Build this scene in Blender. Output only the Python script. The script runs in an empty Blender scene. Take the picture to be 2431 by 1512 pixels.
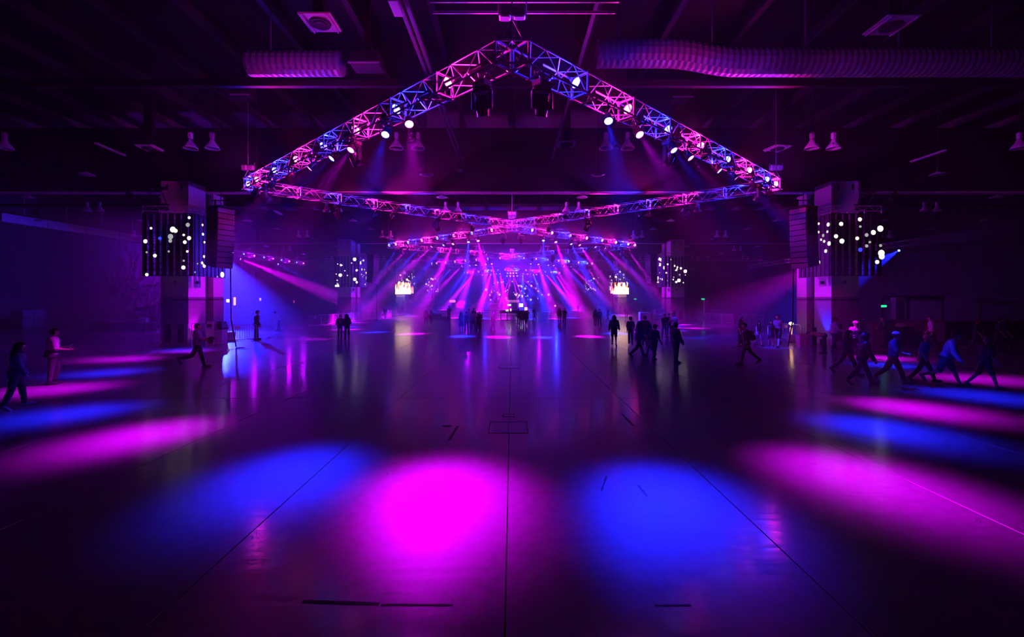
import bpy, math, random
import numpy as np
from mathutils import Vector, Matrix, Euler

# ------------------------------------------------------------------ scene, camera, light, exposure
sc = bpy.context.scene
COL = sc.collection
F = 1080.0            # focal length in photo pixels (16 mm on a 36 mm sensor, frame 2431 wide)
CX, HY, CH = 1215.5, 705.0, 2.85   # vanishing point and camera height

cam_d = bpy.data.cameras.new('camera')
cam = bpy.data.objects.new('camera', cam_d)
COL.objects.link(cam)
cam.location = (0, 0, CH)
cam.rotation_euler = (math.pi / 2, 0, 0)
cam_d.sensor_width = 36.0
cam_d.lens = 36.0 * F / 2431.0
cam_d.shift_y = -(756.0 - HY) / 2431.0
cam_d.clip_end = 500
sc.camera = cam

world = bpy.data.worlds.new('world')
sc.world = world
world.use_nodes = True
world.node_tree.nodes['Background'].inputs[0].default_value = (0.05, 0.0, 0.12, 1)
world.node_tree.nodes['Background'].inputs[1].default_value = 0.02

sc.view_settings.view_transform = 'Standard'
sc.view_settings.look = 'None'
sc.view_settings.exposure = 0.0
sc.view_settings.gamma = 1.0
sc.view_settings.use_curve_mapping = False
cy = sc.cycles
cy.max_bounces = 3
cy.diffuse_bounces = 1
cy.glossy_bounces = 2
cy.transmission_bounces = 2
cy.transparent_max_bounces = 6
cy.volume_bounces = 0
cy.sample_clamp_indirect = 2.0
cy.use_denoising = True
cy.use_adaptive_sampling = True
cy.adaptive_threshold = 0.16
cy.adaptive_min_samples = 10
cy.caustics_reflective = False
cy.caustics_refractive = False

# light powers (watts) and haze densities: tuned together
W_WASH_M, W_WASH_B = 40000.0, 46000.0      # coloured PARs that make the pools on the floor
W_TONE = 1500.0                           # PARs that light the truss from inside
VIOLET = (0.46, 0.0, 1.0)                # lamps mixed half-way between magenta and blue


def G(px, py):
    """photo pixel -> point on the floor"""
    y = F * CH / (py - HY)
    return Vector(((px - CX) / F * y, y, 0))


def P(px, py, Y):
    """photo pixel at a known distance"""
    return Vector(((px - CX) / F * Y, Y, CH - (py - HY) / F * Y))


# ------------------------------------------------------------------ mesh helpers
class MB:
    def __init__(s):
        s.v, s.f = [], []

    def add(s, vs, fs, M=None):
        o = len(s.v)
        if M is not None:
            vs = [M @ Vector(v) for v in vs]
        s.v += [tuple(v) for v in vs]
        s.f += [tuple(i + o for i in f) for f in fs]
        return s

    def box(s, c, d, M=None):
        x, y, z = d[0] / 2, d[1] / 2, d[2] / 2
        vs = [(c[0] + a * x, c[1] + b * y, c[2] + e * z) for e in (-1, 1) for b in (-1, 1) for a in (-1, 1)]
        fs = [(0, 2, 3, 1), (4, 5, 7, 6), (0, 1, 5, 4), (2, 6, 7, 3), (0, 4, 6, 2), (1, 3, 7, 5)]
        return s.add(vs, fs, M)

    def bevbox(s, c, d, b, M=None):
        """box with chamfered edges"""
        x, y, z = d[0] / 2, d[1] / 2, d[2] / 2
        def ring(xx, yy, zz, k):
            return [(c[0] + sx, c[1] + sy, c[2] + zz) for sx, sy in
                    ((-xx + k, -yy), (xx - k, -yy), (xx, -yy + k), (xx, yy - k), (xx - k, yy), (-xx + k, yy), (-xx, yy - k), (-xx, -yy + k))]
        vs = ring(x - b, y - b, -z, b * .5) + ring(x, y, -z + b, b) + ring(x, y, z - b, b) + ring(x - b, y - b, z, b * .5)
        fs = [tuple(range(7, -1, -1)), tuple(range(24, 32))]
        for r in range(3):
            for i in range(8):
                j = (i + 1) % 8
                fs.append((r * 8 + i, r * 8 + j, r * 8 + 8 + j, r * 8 + 8 + i))
        return s.add(vs, fs, M)

    def tube(s, p0, p1, r0, r1=None, n=8, caps=True, M=None):
        r1 = r0 if r1 is None else r1
        p0, p1 = Vector(p0), Vector(p1)
        ax = (p1 - p0)
        if ax.length < 1e-6:
            return s
        q = ax.to_track_quat('Z', 'Y').to_matrix()
        vs = []
        for p, r in ((p0, r0), (p1, r1)):
            for i in range(n):
                a = 2 * math.pi * i / n
                vs.append(p + q @ Vector((r * math.cos(a), r * math.sin(a), 0)))
        fs = [(i, (i + 1) % n, n + (i + 1) % n, n + i) for i in range(n)]
        if caps:
            fs += [tuple(range(n - 1, -1, -1)), tuple(range(n, 2 * n))]
        return s.add(vs, fs, M)

    def path(s, pts, r, n=6, M=None):
        for a, b in zip(pts[:-1], pts[1:]):
            s.tube(a, b, r, r, n, True, M)
        return s

    def lathe(s, prof, n=16, M=None, cap0=True, cap1=True):
        """prof: list of (radius, z)"""
        vs = [(r * math.cos(2 * math.pi * i / n), r * math.sin(2 * math.pi * i / n), z) for r, z in prof for i in range(n)]
        fs = []
        for k in range(len(prof) - 1):
            for i in range(n):
                j = (i + 1) % n
                fs.append((k * n + i, k * n + j, k * n + n + j, k * n + n + i))
        if cap0:
            fs.append(tuple(range(n - 1, -1, -1)))
        if cap1:
            fs.append(tuple(range((len(prof) - 1) * n, len(prof) * n)))
        return s.add(vs, fs, M)

    def ell(s, c, r, n=10, m=7, M=None):
        vs, fs = [], []
        for k in range(1, m):
            th = math.pi * k / m
            for i in range(n):
                a = 2 * math.pi * i / n
                vs.append((c[0] + r[0] * math.sin(th) * math.cos(a), c[1] + r[1] * math.sin(th) * math.sin(a), c[2] - r[2] * math.cos(th)))
        b = len(vs); vs.append((c[0], c[1], c[2] - r[2])); t = len(vs); vs.append((c[0], c[1], c[2] + r[2]))
        for k in range(m - 2):
            for i in range(n):
                j = (i + 1) % n
                fs.append((k * n + i, k * n + j, k * n + n + j, k * n + n + i))
        for i in range(n):
            j = (i + 1) % n
            fs.append((b, j, i)); fs.append((t, (m - 2) * n + i, (m - 2) * n + j))
        return s.add(vs, fs, M)

    def mesh(s, name, mat=None, smooth=False):
        me = bpy.data.meshes.new(name)
        me.from_pydata(s.v, [], s.f)
        if mat:
            me.materials.append(mat)
        if smooth:
            me.polygons.foreach_set('use_smooth', [True] * len(me.polygons))
        me.update()
        return me

    def build(s, name, mat, parent=None, smooth=False, loc=None, kind=None):
        return put(name, s.mesh(name, mat, smooth), parent, loc, kind)


def put(name, me, parent=None, loc=None, kind=None, rot=None, mat4=None):
    o = bpy.data.objects.new(name, me)
    COL.objects.link(o)
    if parent is not None:
        o.parent = parent
    if mat4 is not None:
        o.matrix_local = mat4
    else:
        if loc is not None:
            o.location = loc
        if rot is not None:
            o.rotation_euler = rot
    if kind:
        o['kind'] = kind
    return o


def tag(o, label, cat, group=None):
    o['label'] = label
    o['category'] = cat
    if group:
        o['group'] = group
    return o


def thing(name, label, cat, loc=(0, 0, 0), rotz=0.0, group=None):
    o = bpy.data.objects.new(name, None)
    o.empty_display_size = 0.2
    COL.objects.link(o)
    o.location = loc
    o.rotation_euler = (0, 0, rotz)
    return tag(o, label, cat, group)


# ------------------------------------------------------------------ procedural materials
def material(name, col, rough=0.6, metal=0.0, var=0.15, scale=6.0, bump=0.0, spec=0.5):
    m = bpy.data.materials.new(name)
    m.use_nodes = True
    nt = m.node_tree
    b = nt.nodes['Principled BSDF']
    tc = nt.nodes.new('ShaderNodeTexCoord')
    nz = nt.nodes.new('ShaderNodeTexNoise')
    nz.inputs['Scale'].default_value = scale
    nz.inputs['Detail'].default_value = 4
    nt.links.new(tc.outputs['Object'], nz.inputs['Vector'])
    mx = nt.nodes.new('ShaderNodeMix')
    mx.data_type = 'RGBA'
    mx.inputs[6].default_value = tuple(c * (1 - var) for c in col) + (1,)
    mx.inputs[7].default_value = tuple(min(1, c * (1 + var)) for c in col) + (1,)
    nt.links.new(nz.outputs['Fac'], mx.inputs[0])
    nt.links.new(mx.outputs[2], b.inputs['Base Color'])
    b.inputs['Roughness'].default_value = rough
    b.inputs['Metallic'].default_value = metal
    b.inputs['Specular IOR Level'].default_value = spec
    if bump:
        bp = nt.nodes.new('ShaderNodeBump')
        bp.inputs['Strength'].default_value = bump
        bp.inputs['Distance'].default_value = 0.02
        nt.links.new(nz.outputs['Fac'], bp.inputs['Height'])
        nt.links.new(bp.outputs['Normal'], b.inputs['Normal'])
    return m


def glow(name, col, strength, sample='NONE'):
    m = bpy.data.materials.new(name)
    m.use_nodes = True
    nt = m.node_tree
    b = nt.nodes['Principled BSDF']
    b.inputs['Base Color'].default_value = (0.02, 0.02, 0.02, 1)
    b.inputs['Emission Color'].default_value = tuple(col) + (1,)
    b.inputs['Emission Strength'].default_value = strength
    m.cycles.emission_sampling = sample
    return m


MAT = {}
MAT['alu'] = material('aluminium_tube', (0.70, 0.70, 0.72), 0.35, 0.3, 0.1, 20)
MAT['black'] = material('black_plastic', (0.015, 0.015, 0.017), 0.45, 0.0, 0.2, 15)
MAT['blackmetal'] = material('black_powder_coat', (0.03, 0.03, 0.034), 0.4, 0.3, 0.2, 15)
MAT['zinc'] = material('bright_zinc_tube', (0.78, 0.78, 0.8), 0.45, 0.15, 0.1, 9)
MAT['steel'] = material('galvanised_steel', (0.42, 0.42, 0.45), 0.45, 0.5, 0.15, 9)
MAT['roof'] = material('dark_painted_steel', (0.008, 0.008, 0.009), 0.7, 0.1, 0.2, 1.0)
MAT['girder'] = material('grey_painted_girder', (0.022, 0.022, 0.025), 0.6, 0.1, 0.2, 0.6)
MAT['duct'] = material('duct_sheet_metal', (0.40, 0.40, 0.43), 0.5, 0.4, 0.15, 2.0)
MAT['white'] = material('white_paint', (0.72, 0.71, 0.72), 0.6, 0, 0.06, 2.5)
MAT['offwhite'] = material('lamp_reflector_enamel', (0.75, 0.75, 0.78), 0.35, 0, 0.05, 4)
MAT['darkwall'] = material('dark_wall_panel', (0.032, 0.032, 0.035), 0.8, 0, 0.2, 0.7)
MAT['wallband'] = material('grey_wall_band', (0.08, 0.078, 0.08), 0.8, 0, 0.15, 0.8)
MAT['drape'] = material('black_drape', (0.03, 0.03, 0.035), 0.95, 0, 0.3, 1.5)
MAT['lens_off'] = material('dark_glass_lens', (0.02, 0.02, 0.03), 0.08, 0, 0.1, 4)
MAT['counter'] = material('grey_counter_board', (0.35, 0.33, 0.34), 0.6, 0, 0.1, 3)
MAT['cable'] = material('black_rubber_cable', (0.01, 0.01, 0.01), 0.6, 0, 0.2, 5)
MAT['plate'] = material('steel_floor_cover', (0.55, 0.54, 0.55), 0.4, 0.4, 0.15, 12)

PINK, MAG, BLUE = (1.0, 0.008, 0.42), (0.72, 0.0, 1.0), (0.006, 0.012, 1.0)
MAT['g_pink'] = glow('pink_led_lens', (1.0, 0.09, 0.5), 13)
MAT['g_mag'] = glow('magenta_led_lens', (1.0, 0.09, 1.0), 13)
MAT['g_blue'] = glow('blue_led_lens', (0.09, 0.10, 1.0), 13)


def floor_material():
    m = bpy.data.materials.new('polished_concrete')
    m.use_nodes = True
    nt = m.node_tree
    N, L = nt.nodes, nt.links
    b = N['Principled BSDF']
    geo = N.new('ShaderNodeNewGeometry')
    n1 = N.new('ShaderNodeTexNoise'); n1.inputs['Scale'].default_value = 0.55; n1.inputs['Detail'].default_value = 6
    n2 = N.new('ShaderNodeTexNoise'); n2.inputs['Scale'].default_value = 7.0; n2.inputs['Detail'].default_value = 5
    # stretched noise: trowel and wear marks running across the hall
    mp = N.new('ShaderNodeMapping'); mp.inputs['Scale'].default_value = (0.6, 9.0, 1.0)
    n3 = N.new('ShaderNodeTexNoise'); n3.inputs['Scale'].default_value = 1.0; n3.inputs['Detail'].default_value = 6
    L.new(geo.outputs['Position'], n1.inputs['Vector'])
    L.new(geo.outputs['Position'], n2.inputs['Vector'])
    L.new(geo.outputs['Position'], mp.inputs['Vector'])
    L.new(mp.outputs['Vector'], n3.inputs['Vector'])
    add = N.new('ShaderNodeMath'); add.operation = 'ADD'
    L.new(n1.outputs['Fac'], add.inputs[0]); L.new(n2.outputs['Fac'], add.inputs[1])
    ramp = N.new('ShaderNodeValToRGB')
    ramp.color_ramp.elements[0].position = 0.3; ramp.color_ramp.elements[0].color = (0.13, 0.13, 0.135, 1)
    ramp.color_ramp.elements[1].position = 0.75; ramp.color_ramp.elements[1].color = (0.24, 0.235, 0.24, 1)
    half = N.new('ShaderNodeMath'); half.operation = 'MULTIPLY'; half.inputs[1].default_value = 0.5
    L.new(add.outputs[0], half.inputs[0]); L.new(half.outputs[0], ramp.inputs['Fac'])
    L.new(ramp.outputs['Color'], b.inputs['Base Color'])
    mr = N.new('ShaderNodeMapRange')
    mr.inputs['From Min'].default_value = 0.3; mr.inputs['From Max'].default_value = 0.7
    mr.inputs['To Min'].default_value = 0.09; mr.inputs['To Max'].default_value = 0.2
    L.new(n3.outputs['Fac'], mr.inputs['Value'])
    # worn concrete below (broad sheen), thin polished sealer on top (sharp streaks)
    b.inputs['Roughness'].default_value = 0.38
    b.inputs['Coat Weight'].default_value = 0.75
    L.new(mr.outputs['Result'], b.inputs['Coat Roughness'])
    bp = N.new('ShaderNodeBump'); bp.inputs['Strength'].default_value = 0.05; bp.inputs['Distance'].default_value = 0.05
    L.new(n3.outputs['Fac'], bp.inputs['Height']); L.new(bp.outputs['Normal'], b.inputs['Normal']); L.new(bp.outputs['Normal'], b.inputs['Coat Normal'])
    b.inputs['Specular IOR Level'].default_value = 0.6
    return m


def block_material():
    """painted concrete block: courses as flat relief"""
    m = bpy.data.materials.new('painted_concrete_block')
    m.use_nodes = True
    nt = m.node_tree
    b = nt.nodes['Principled BSDF']
    tc = nt.nodes.new('ShaderNodeTexCoord')
    sep = nt.nodes.new('ShaderNodeSeparateXYZ'); cmb = nt.nodes.new('ShaderNodeCombineXYZ')
    ad = nt.nodes.new('ShaderNodeMath'); ad.operation = 'ADD'
    nt.links.new(tc.outputs['Object'], sep.inputs[0])
    nt.links.new(sep.outputs['X'], ad.inputs[0]); nt.links.new(sep.outputs['Y'], ad.inputs[1])
    nt.links.new(ad.outputs[0], cmb.inputs['X']); nt.links.new(sep.outputs['Z'], cmb.inputs['Y'])
    br = nt.nodes.new('ShaderNodeTexBrick')
    br.inputs['Scale'].default_value = 1.0
    br.inputs['Brick Width'].default_value = 0.4
    br.inputs['Row Height'].default_value = 0.2
    br.inputs['Mortar Size'].default_value = 0.008
    br.inputs['Color1'].default_value = (0.33, 0.32, 0.33, 1)
    br.inputs['Color2'].default_value = (0.29, 0.28, 0.29, 1)
    br.inputs['Mortar'].default_value = (0.2, 0.2, 0.2, 1)
    nt.links.new(cmb.outputs[0], br.inputs['Vector'])
    nt.links.new(br.outputs['Color'], b.inputs['Base Color'])
    b.inputs['Roughness'].default_value = 0.75
    return m


MAT['floor'] = floor_material()
MAT['block'] = block_material()
# ------------------------------------------------------------------ the hall: floor, roof, walls
XW, YB, YF, ZR = 46.4, 134.0, -6.0, 13.9


def struct(o):
    o['kind'] = 'structure'
    return o


floor = struct(MB().box((0, (YB + YF) / 2, -0.17), (2 * XW + 1, YB - YF + 1, 0.30)).build('floor', material('joint_sealant', (0.03, 0.03, 0.03), 0.9)))
SX, SY, GAP = 3.1, 12.2, 0.014
slab_me = MB().bevbox((0, 0, -0.01), (SX - GAP, SY - GAP, 0.02), 0.003).mesh('slab', MAT['floor'])
rest = MB()
nslab = 0
for j in range(-1, 11):
    y0 = 0.6 + SY * j
    for i in range(-15, 15):
        x0 = -0.06 + SX * i
        near = abs(x0 + SX / 2) < 1.16 * (y0 + SY) + 2.2
        if near and nslab < 296 and j < 11:
            put('slab', slab_me, floor, (x0 + SX / 2, y0 + SY / 2, 0))
            nslab += 1
        else:
            rest.box((x0 + SX / 2, y0 + SY / 2, -0.01), (SX - GAP, SY - GAP, 0.02))
o = rest.build('outer_slabs', MAT['floor'], floor)
o['kind'] = 'stuff'

# utility covers in the floor along the centre joint
frame_m = material('blackened_steel_frame', (0.015, 0.015, 0.015), 0.5, 0.3)
def floor_cover(px0, px1, py0, py1, label, full=True):
    a, b = G(px0, py1), G(px1, py1)
    c = G(px0, py0)
    w, d = b.x - a.x, c.y - a.y
    t = thing('floor_utility_cover', label, 'floor cover', ((a.x + b.x) / 2, (a.y + c.y) / 2, 0))
    fr = MB()
    k = 0.03
    for s in (-1, 1):
        fr.box((s * w / 2, 0, 0.003), (k, d + k, 0.006)); fr.box((0, s * d / 2, 0.003), (w + k, k, 0.006))
    fr.build('frame', frame_m, t)
    if full:
        for s in (-1, 1):
            MB().bevbox((s * w / 4, 0, 0.002), (w / 2 - k * .6, d - k, 0.004), 0.001).build('lid', MAT['plate'], t)
    else:
        MB().bevbox((0, 0, 0.0015), (w - k, d - k, 0.003), 0.001).build('lid', MAT['floor'], t)
    return t
floor_cover(1160, 1253, 1001, 1028, 'pale steel double-leaf utility cover set in the polished floor')
floor_cover(1185, 1233, 866, 874, 'dark-framed floor utility cover filled flush with concrete, beyond the pale steel one', False)
floor_cover(1194, 1221, 983, 989, 'narrow dark-framed slot cover just behind the pale steel cover', False)
# dark tape remnants and scuffs stuck on the floor
tape = material('black_tape_remnant', (0.012, 0.012, 0.012), 0.7)
def scuff(p, q, w, label):
    a, b = G(*p), G(*q)
    d = (b - a)
    n = Vector((-d.y, d.x, 0)).normalized() * w / 2
    mb = MB()
    k = 7
    r = random.Random(int(p[0]))
    top = []
    for i in range(k + 1):
        c = a + d * i / k
        ww = r.uniform(0.6, 1.1)
        top += [c + n * ww, c - n * ww]
    vs = [(v.x, v.y, 0.0006) for v in top] + [(v.x, v.y, 0.0024) for v in top]
    m = len(top)
    fs = []
    for i in range(k):
        e = 2 * i
        fs += [(m + e, m + e + 1, m + e + 3, m + e + 2), (e, e + 2, e + 3, e + 1), (e, m + e, m + e + 2, e + 2), (e + 1, e + 3, m + e + 3, m + e + 1)]
    mb.add(vs, fs)
    return tag(mb.build('tape_strip', tape), label, 'tape')
scuff((718, 1428), (900, 1434), 0.05, 'ragged black tape strip across the magenta pool, longer end')
scuff((905, 1436), (1075, 1437), 0.035, 'ragged black tape strip across the magenta pool, thinner end')
scuff((1066, 1045), (1087, 1011), 0.06, 'short black tape mark slanting beside the pale steel floor cover')
scuff((1476, 982), (1503, 1010), 0.07, 'short black tape mark lying along the floor joint')
scuff((1050, 1011), (1072, 1012), 0.14, 'black tape patch left of the pale steel floor cover')
scuff((1440, 1130), (1428, 1165), 0.03, 'thin dark tape scrap at the edge of the blue pool')
scuff((1515, 1152), (1536, 1178), 0.04, 'pale-edged dark tape scrap inside the blue pool')
scuff((1555, 1438), (1640, 1437), 0.03, 'thin black tape strip at the near end of the blue pool')

ceiling = struct(MB().box((0, (YB + YF) / 2, ZR + 0.1), (2 * XW + 1, YB - YF + 1, 0.2)).build('ceiling', MAT['roof']))
pur = MB().box((0, (YB + YF) / 2, ZR - 0.02), (0.07, YB - YF, 0.02)).box((0, (YB + YF) / 2, ZR - 0.22), (0.03, YB - YF, 0.4)).box((0, (YB + YF) / 2, ZR - 0.43), (0.24, YB - YF, 0.03)).mesh('purlin', material('purlin_paint', (0.05, 0.05, 0.055), 0.6, 0.1))
for k in range(-15, 16):
    put('purlin', pur, ceiling, (k * 3.05 + 0.1, 0, -0.01))
GZ = 9.42
gm = MB().box((0, 0, (GZ + ZR - .5) / 2), (2 * XW, 0.34, ZR - .5 - GZ))
girder_me = gm.mesh('girder', MAT['girder'])
flange_me = MB().box((0, 0, GZ + 0.03), (2 * XW, 0.56, 0.06)).mesh('girder_flange', MAT['white'])  # white colour paints in the lamp light caught along the lower flange
for y in (28.58, 55.58, 82.58, 109.58):
    put('girder', girder_me, ceiling, (0, y, 0))
    put('girder_flange', flange_me, ceiling, (0, y, -0.065))
cb = MB().box((0, 0, 11.05), (2 * XW, 0.2, 0.16)).box((0, 0, 11.16), (2 * XW, 0.05, 0.2)).mesh('cross_beam', MAT['girder'])
for y in (17.6, 41.0, 68.0, 95.0):
    put('cross_beam', cb, ceiling, (0, y, 0))
# strut channels under the roof running down the hall
st = material('strut_channel', (0.5, 0.5, 0.52), 0.45, 0.5)
for x, ya, yb in ((-3.25, 9.5, 29 - 1.0), (-3.05, 9.5, 28), (2.45, 9.5, 28), (-2.2, 9.0, 12.5)):
    MB().box((x, (ya + yb) / 2, 11.35), (0.11, yb - ya, 0.11)).build('strut_channel', st, ceiling)

# walls
def corrugated(name, x, y0, y1, z0, z1, mat, sgn, parent):
    mb = MB()
    n = int((y1 - y0) / 0.45)
    vs, fs = [], []
    for i in range(n + 1):
        y = y0 + (y1 - y0) * i / n
        dx = (0.0, 0.09, 0.09, 0.0)[i % 4] * sgn
        vs += [(x + dx, y, z0), (x + dx, y, z1)]
        if i:
            a = 2 * i
            fs.append((a - 2, a, a + 1, a - 1) if sgn < 0 else (a, a - 2, a - 1, a + 1))
    mb.add(vs, fs)
    o = mb.build(name, mat, parent)
    return o

wl = struct(MB().box((-XW - .15, (YB + YF) / 2, ZR / 2), (0.3, YB - YF, ZR)).build('wall_left', MAT['darkwall']))
corrugated('upper_cladding', -XW + 0.02, YF, YB, 3.0, 9.6, MAT['darkwall'], 1, wl)
MB().box((-XW + 0.06, (YB + YF) / 2, 1.45), (0.12, YB - YF, 2.9)).build('lower_band', MAT['wallband'], wl)
wr = struct(MB().box((XW + .15, (YB + YF) / 2, ZR / 2), (0.3, YB - YF, ZR)).build('wall_right', MAT['darkwall']))
corrugated('upper_cladding', XW - 0.02, YF, YB, 3.0, 9.6, MAT['darkwall'], -1, wr)
MB().box((XW - 0.06, (YB + YF) / 2, 1.45), (0.12, YB - YF, 2.9)).build('lower_band', MAT['wallband'], wr)
wb = struct(MB().box((0, YB + .15, ZR / 2), (2 * XW, 0.3, ZR)).build('wall_back', MAT['drape']))
wf = struct(MB().box((0, YF - .15, ZR / 2), (2 * XW, 0.3, ZR)).build('wall_front', MAT['drape']))

# ------------------------------------------------------------------ columns
def column(xin, side, y0, label):
    """twin-pier column: xin inner face, side -1 left / +1 right"""
    t = thing('hall_column', label, 'column', (side * (xin + 0.8), y0 + 1.6, 0))
    w = 1.6
    zs, ztop = 2.85, 9.40
    # pier nearer the near wall and pier behind it, dark web between
    for nm, ya, yb in (('near_pier', -1.6, -0.1), ('far_pier', 0.65, 1.65)):
        MB().box((0, (ya + yb) / 2, (zs + ztop) / 2), (w, yb - ya, ztop - zs)).build(nm + '_upper', MAT['white'], t)
        MB().bevbox((0, (ya + yb) / 2, zs / 2), (w + .02, yb - ya + .02, zs), 0.015).build(nm + '_base', MAT['block'], t)
        MB().box((0, (ya + yb) / 2, zs - 0.16), (w + .035, yb - ya + .035, 0.10)).build('band', MAT['wallband'], t)
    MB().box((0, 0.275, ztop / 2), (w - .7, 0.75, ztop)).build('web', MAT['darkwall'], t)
    cap = MB().box((0, -0.85, ztop + 0.13), (w, 1.5, 0.25))
    cap.build('cap', MAT['white'], t)
    for s in (-1, 1):   # cast-in lifting slots on the cap, recessed access doors at the foot
        MB().box((s * 0.42, -1.62, ztop - 0.1), (0.09, 0.06, 0.34)).build('bracket', MAT['blackmetal'], t)
        d = MB().box((s * 0.38, -1.62, 0.75), (0.34, 0.05, 1.05))
        d.build('access_panel', MAT['darkwall'], t)
        MB().box((s * 0.80, -1.63, 0.62), (0.06, 0.06, 1.24)).build('corner_guard', MAT['white'], t)
    MB().box((0, -1.63, 0.06), (w, 0.06, 0.12)).build('kick_plate', MAT['steel'], t)
    for q in range(4):
        MB().box((0.46, -1.655, 0.42 + q * 0.22), (0.05, 0.03, 0.05)).build('outlet', MAT['white'], t)
    # small box camera under the LED wall
    MB().bevbox((-side * 0.1, -1.68, 3.72), (0.14, 0.16, 0.16), 0.02).build('speaker_horn', MAT['black'], t)
    MB().bevbox((-side * 0.88, -0.9, 3.72), (0.16, 0.14, 0.16), 0.02).build('speaker_horn', MAT['black'], t)
    return t

ORD = ['first', 'second', 'third', 'fourth']
for k in range(4):
    column(19.0, -1, 26.7 + 27 * k, f'white-topped block column under the {ORD[k]} roof girder, on the curtain-walled side')
    column(18.75, 1, 26.7 + 27 * k, f'white-topped block column under the {ORD[k]} roof girder, on the concession-booth side')
# ------------------------------------------------------------------ lighting fixtures
def par_mesh():
    m = MB()
    m.lathe([(0.05, 0.20), (0.09, 0.19), (0.115, 0.12), (0.125, -0.08), (0.14, -0.085), (0.14, -0.125), (0.118, -0.125), (0.116, -0.10)], 14, cap1=False)
    m.box((0, 0.0, 0.23), (0.10, 0.10, 0.07))
    return m.mesh('housing', MAT['blackmetal'], False)
PAR_ME = par_mesh()
def lens_mesh(name, mat):
    m = MB()
    m.lathe([(0.117, -0.100), (0.105, -0.112), (0.06, -0.122), (0.0015, -0.126)], 14, cap0=False)
    return m.mesh(name, mat)
LENS = {'M': lens_mesh('lens', MAT['g_mag']), 'P': lens_mesh('lens', MAT['g_pink']), 'B': lens_mesh('lens', MAT['g_blue'])}
YOKE_ME = None
def yoke_mesh():
    m = MB()
    for s in (-1, 1):
        m.box((s * 0.165, 0, -0.20), (0.012, 0.04, 0.34))
        m.tube((s * 0.14, 0, -0.34), (s * 0.19, 0, -0.34), 0.022, n=6)
    m.box((0, 0, -0.035), (0.34, 0.04, 0.012))
    m.box((0, 0, 0.03), (0.06, 0.05, 0.11))
    return m.mesh('yoke', MAT['blackmetal'])
YOKE_ME = yoke_mesh()
CROSSBAR_ME = MB().box((0, 0, -0.26), (0.05, 0.58, 0.03)).box((0, 0, -0.20), (0.04, 0.05, 0.14)).mesh('cross_bar', MAT['blackmetal'])
COLS = {'M': MAG, 'P': PINK, 'B': BLUE}
LNAME = {'M': 'magenta', 'P': 'pink', 'B': 'blue'}
_ldata = {}


def bell_profile(d, deg):
    """PAR beam profile: bright centre falling off as a bell curve to the cone's edge"""
    d.use_nodes = True
    nt = d.node_tree
    em = nt.nodes['Emission']
    tc = nt.nodes.new('ShaderNodeTexCoord')
    sp = nt.nodes.new('ShaderNodeSeparateXYZ')
    nt.links.new(tc.outputs['Normal'], sp.inputs[0])
    mul = [nt.nodes.new('ShaderNodeMath') for _ in range(4)]
    mul[0].operation = 'MULTIPLY'; mul[1].operation = 'MULTIPLY_ADD'; mul[2].operation = 'MULTIPLY'; mul[3].operation = 'EXPONENT'
    nt.links.new(sp.outputs['X'], mul[0].inputs[0]); nt.links.new(sp.outputs['X'], mul[0].inputs[1])
    nt.links.new(sp.outputs['Y'], mul[1].inputs[0]); nt.links.new(sp.outputs['Y'], mul[1].inputs[1]); nt.links.new(mul[0].outputs[0], mul[1].inputs[2])
    s2 = math.sin(math.radians(deg / 2)) ** 2
    mul[2].inputs[1].default_value = -3.6 / s2
    nt.links.new(mul[1].outputs[0], mul[2].inputs[0]); nt.links.new(mul[2].outputs[0], mul[3].inputs[0])
    nt.links.new(mul[3].outputs[0], em.inputs['Strength'])


def spot_data(c, watts, deg, blend, radius):
    key = (c, round(watts, 1), deg, blend, radius)
    if key not in _ldata:
        d = bpy.data.lights.new('lamp_light', 'SPOT')
        d.color = COLS[c] if isinstance(c, str) else c
        d.energy = watts
        d.spot_size = math.radians(deg)
        d.spot_blend = blend
        d.shadow_soft_size = radius
        if blend >= 1.0:
            bell_profile(d, deg)
        _ldata[key] = d
    return _ldata[key]


def aim_matrix(pos, target):
    d = (Vector(target) - Vector(pos)).normalized()
    q = d.to_track_quat('-Z', 'Y')
    return Matrix.Translation(pos) @ q.to_matrix().to_4x4()


def add_light(name, data, parent, pos, target):
    """pos, target in the parent's frame (parent is unrotated)"""
    o = bpy.data.objects.new(name, data)
    COL.objects.link(o)
    o.parent = parent
    o.matrix_local = aim_matrix(pos, target)
    return o


def par(pos, target, c, label, group, watts, deg, blend=1.0, yoke=True, light=True, scale=1.0, lc_=None):
    """PAR can: pos = hanging point, aimed at target"""
    pos, target = Vector(pos), Vector(target)
    t = thing('par_lamp', label, 'stage light', pos, 0, group)
    d = target - pos
    off = Vector((0, 0, -0.34)) if yoke else Vector((0, 0, 0))
    d = (d - off)
    Mh = aim_matrix(off, off + d) @ Matrix.Diagonal((scale, scale, scale, 1))
    h = put('housing', PAR_ME, t, mat4=Mh)
    put('lens', LENS[c], h)
    if yoke:
        put('yoke', YOKE_ME, t, rot=(0, 0, math.atan2(d.y, d.x) + math.pi / 2))
    else:
        put('cross_bar', CROSSBAR_ME, t, rot=(0, 0, math.atan2(d.y, d.x)))
    if light:
        u = d.normalized()
        add_light('lamp_light', spot_data(lc_ or c, watts, deg, blend, 0.06), t, off + u * 0.16 * scale, off + d)
    return t


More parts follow.
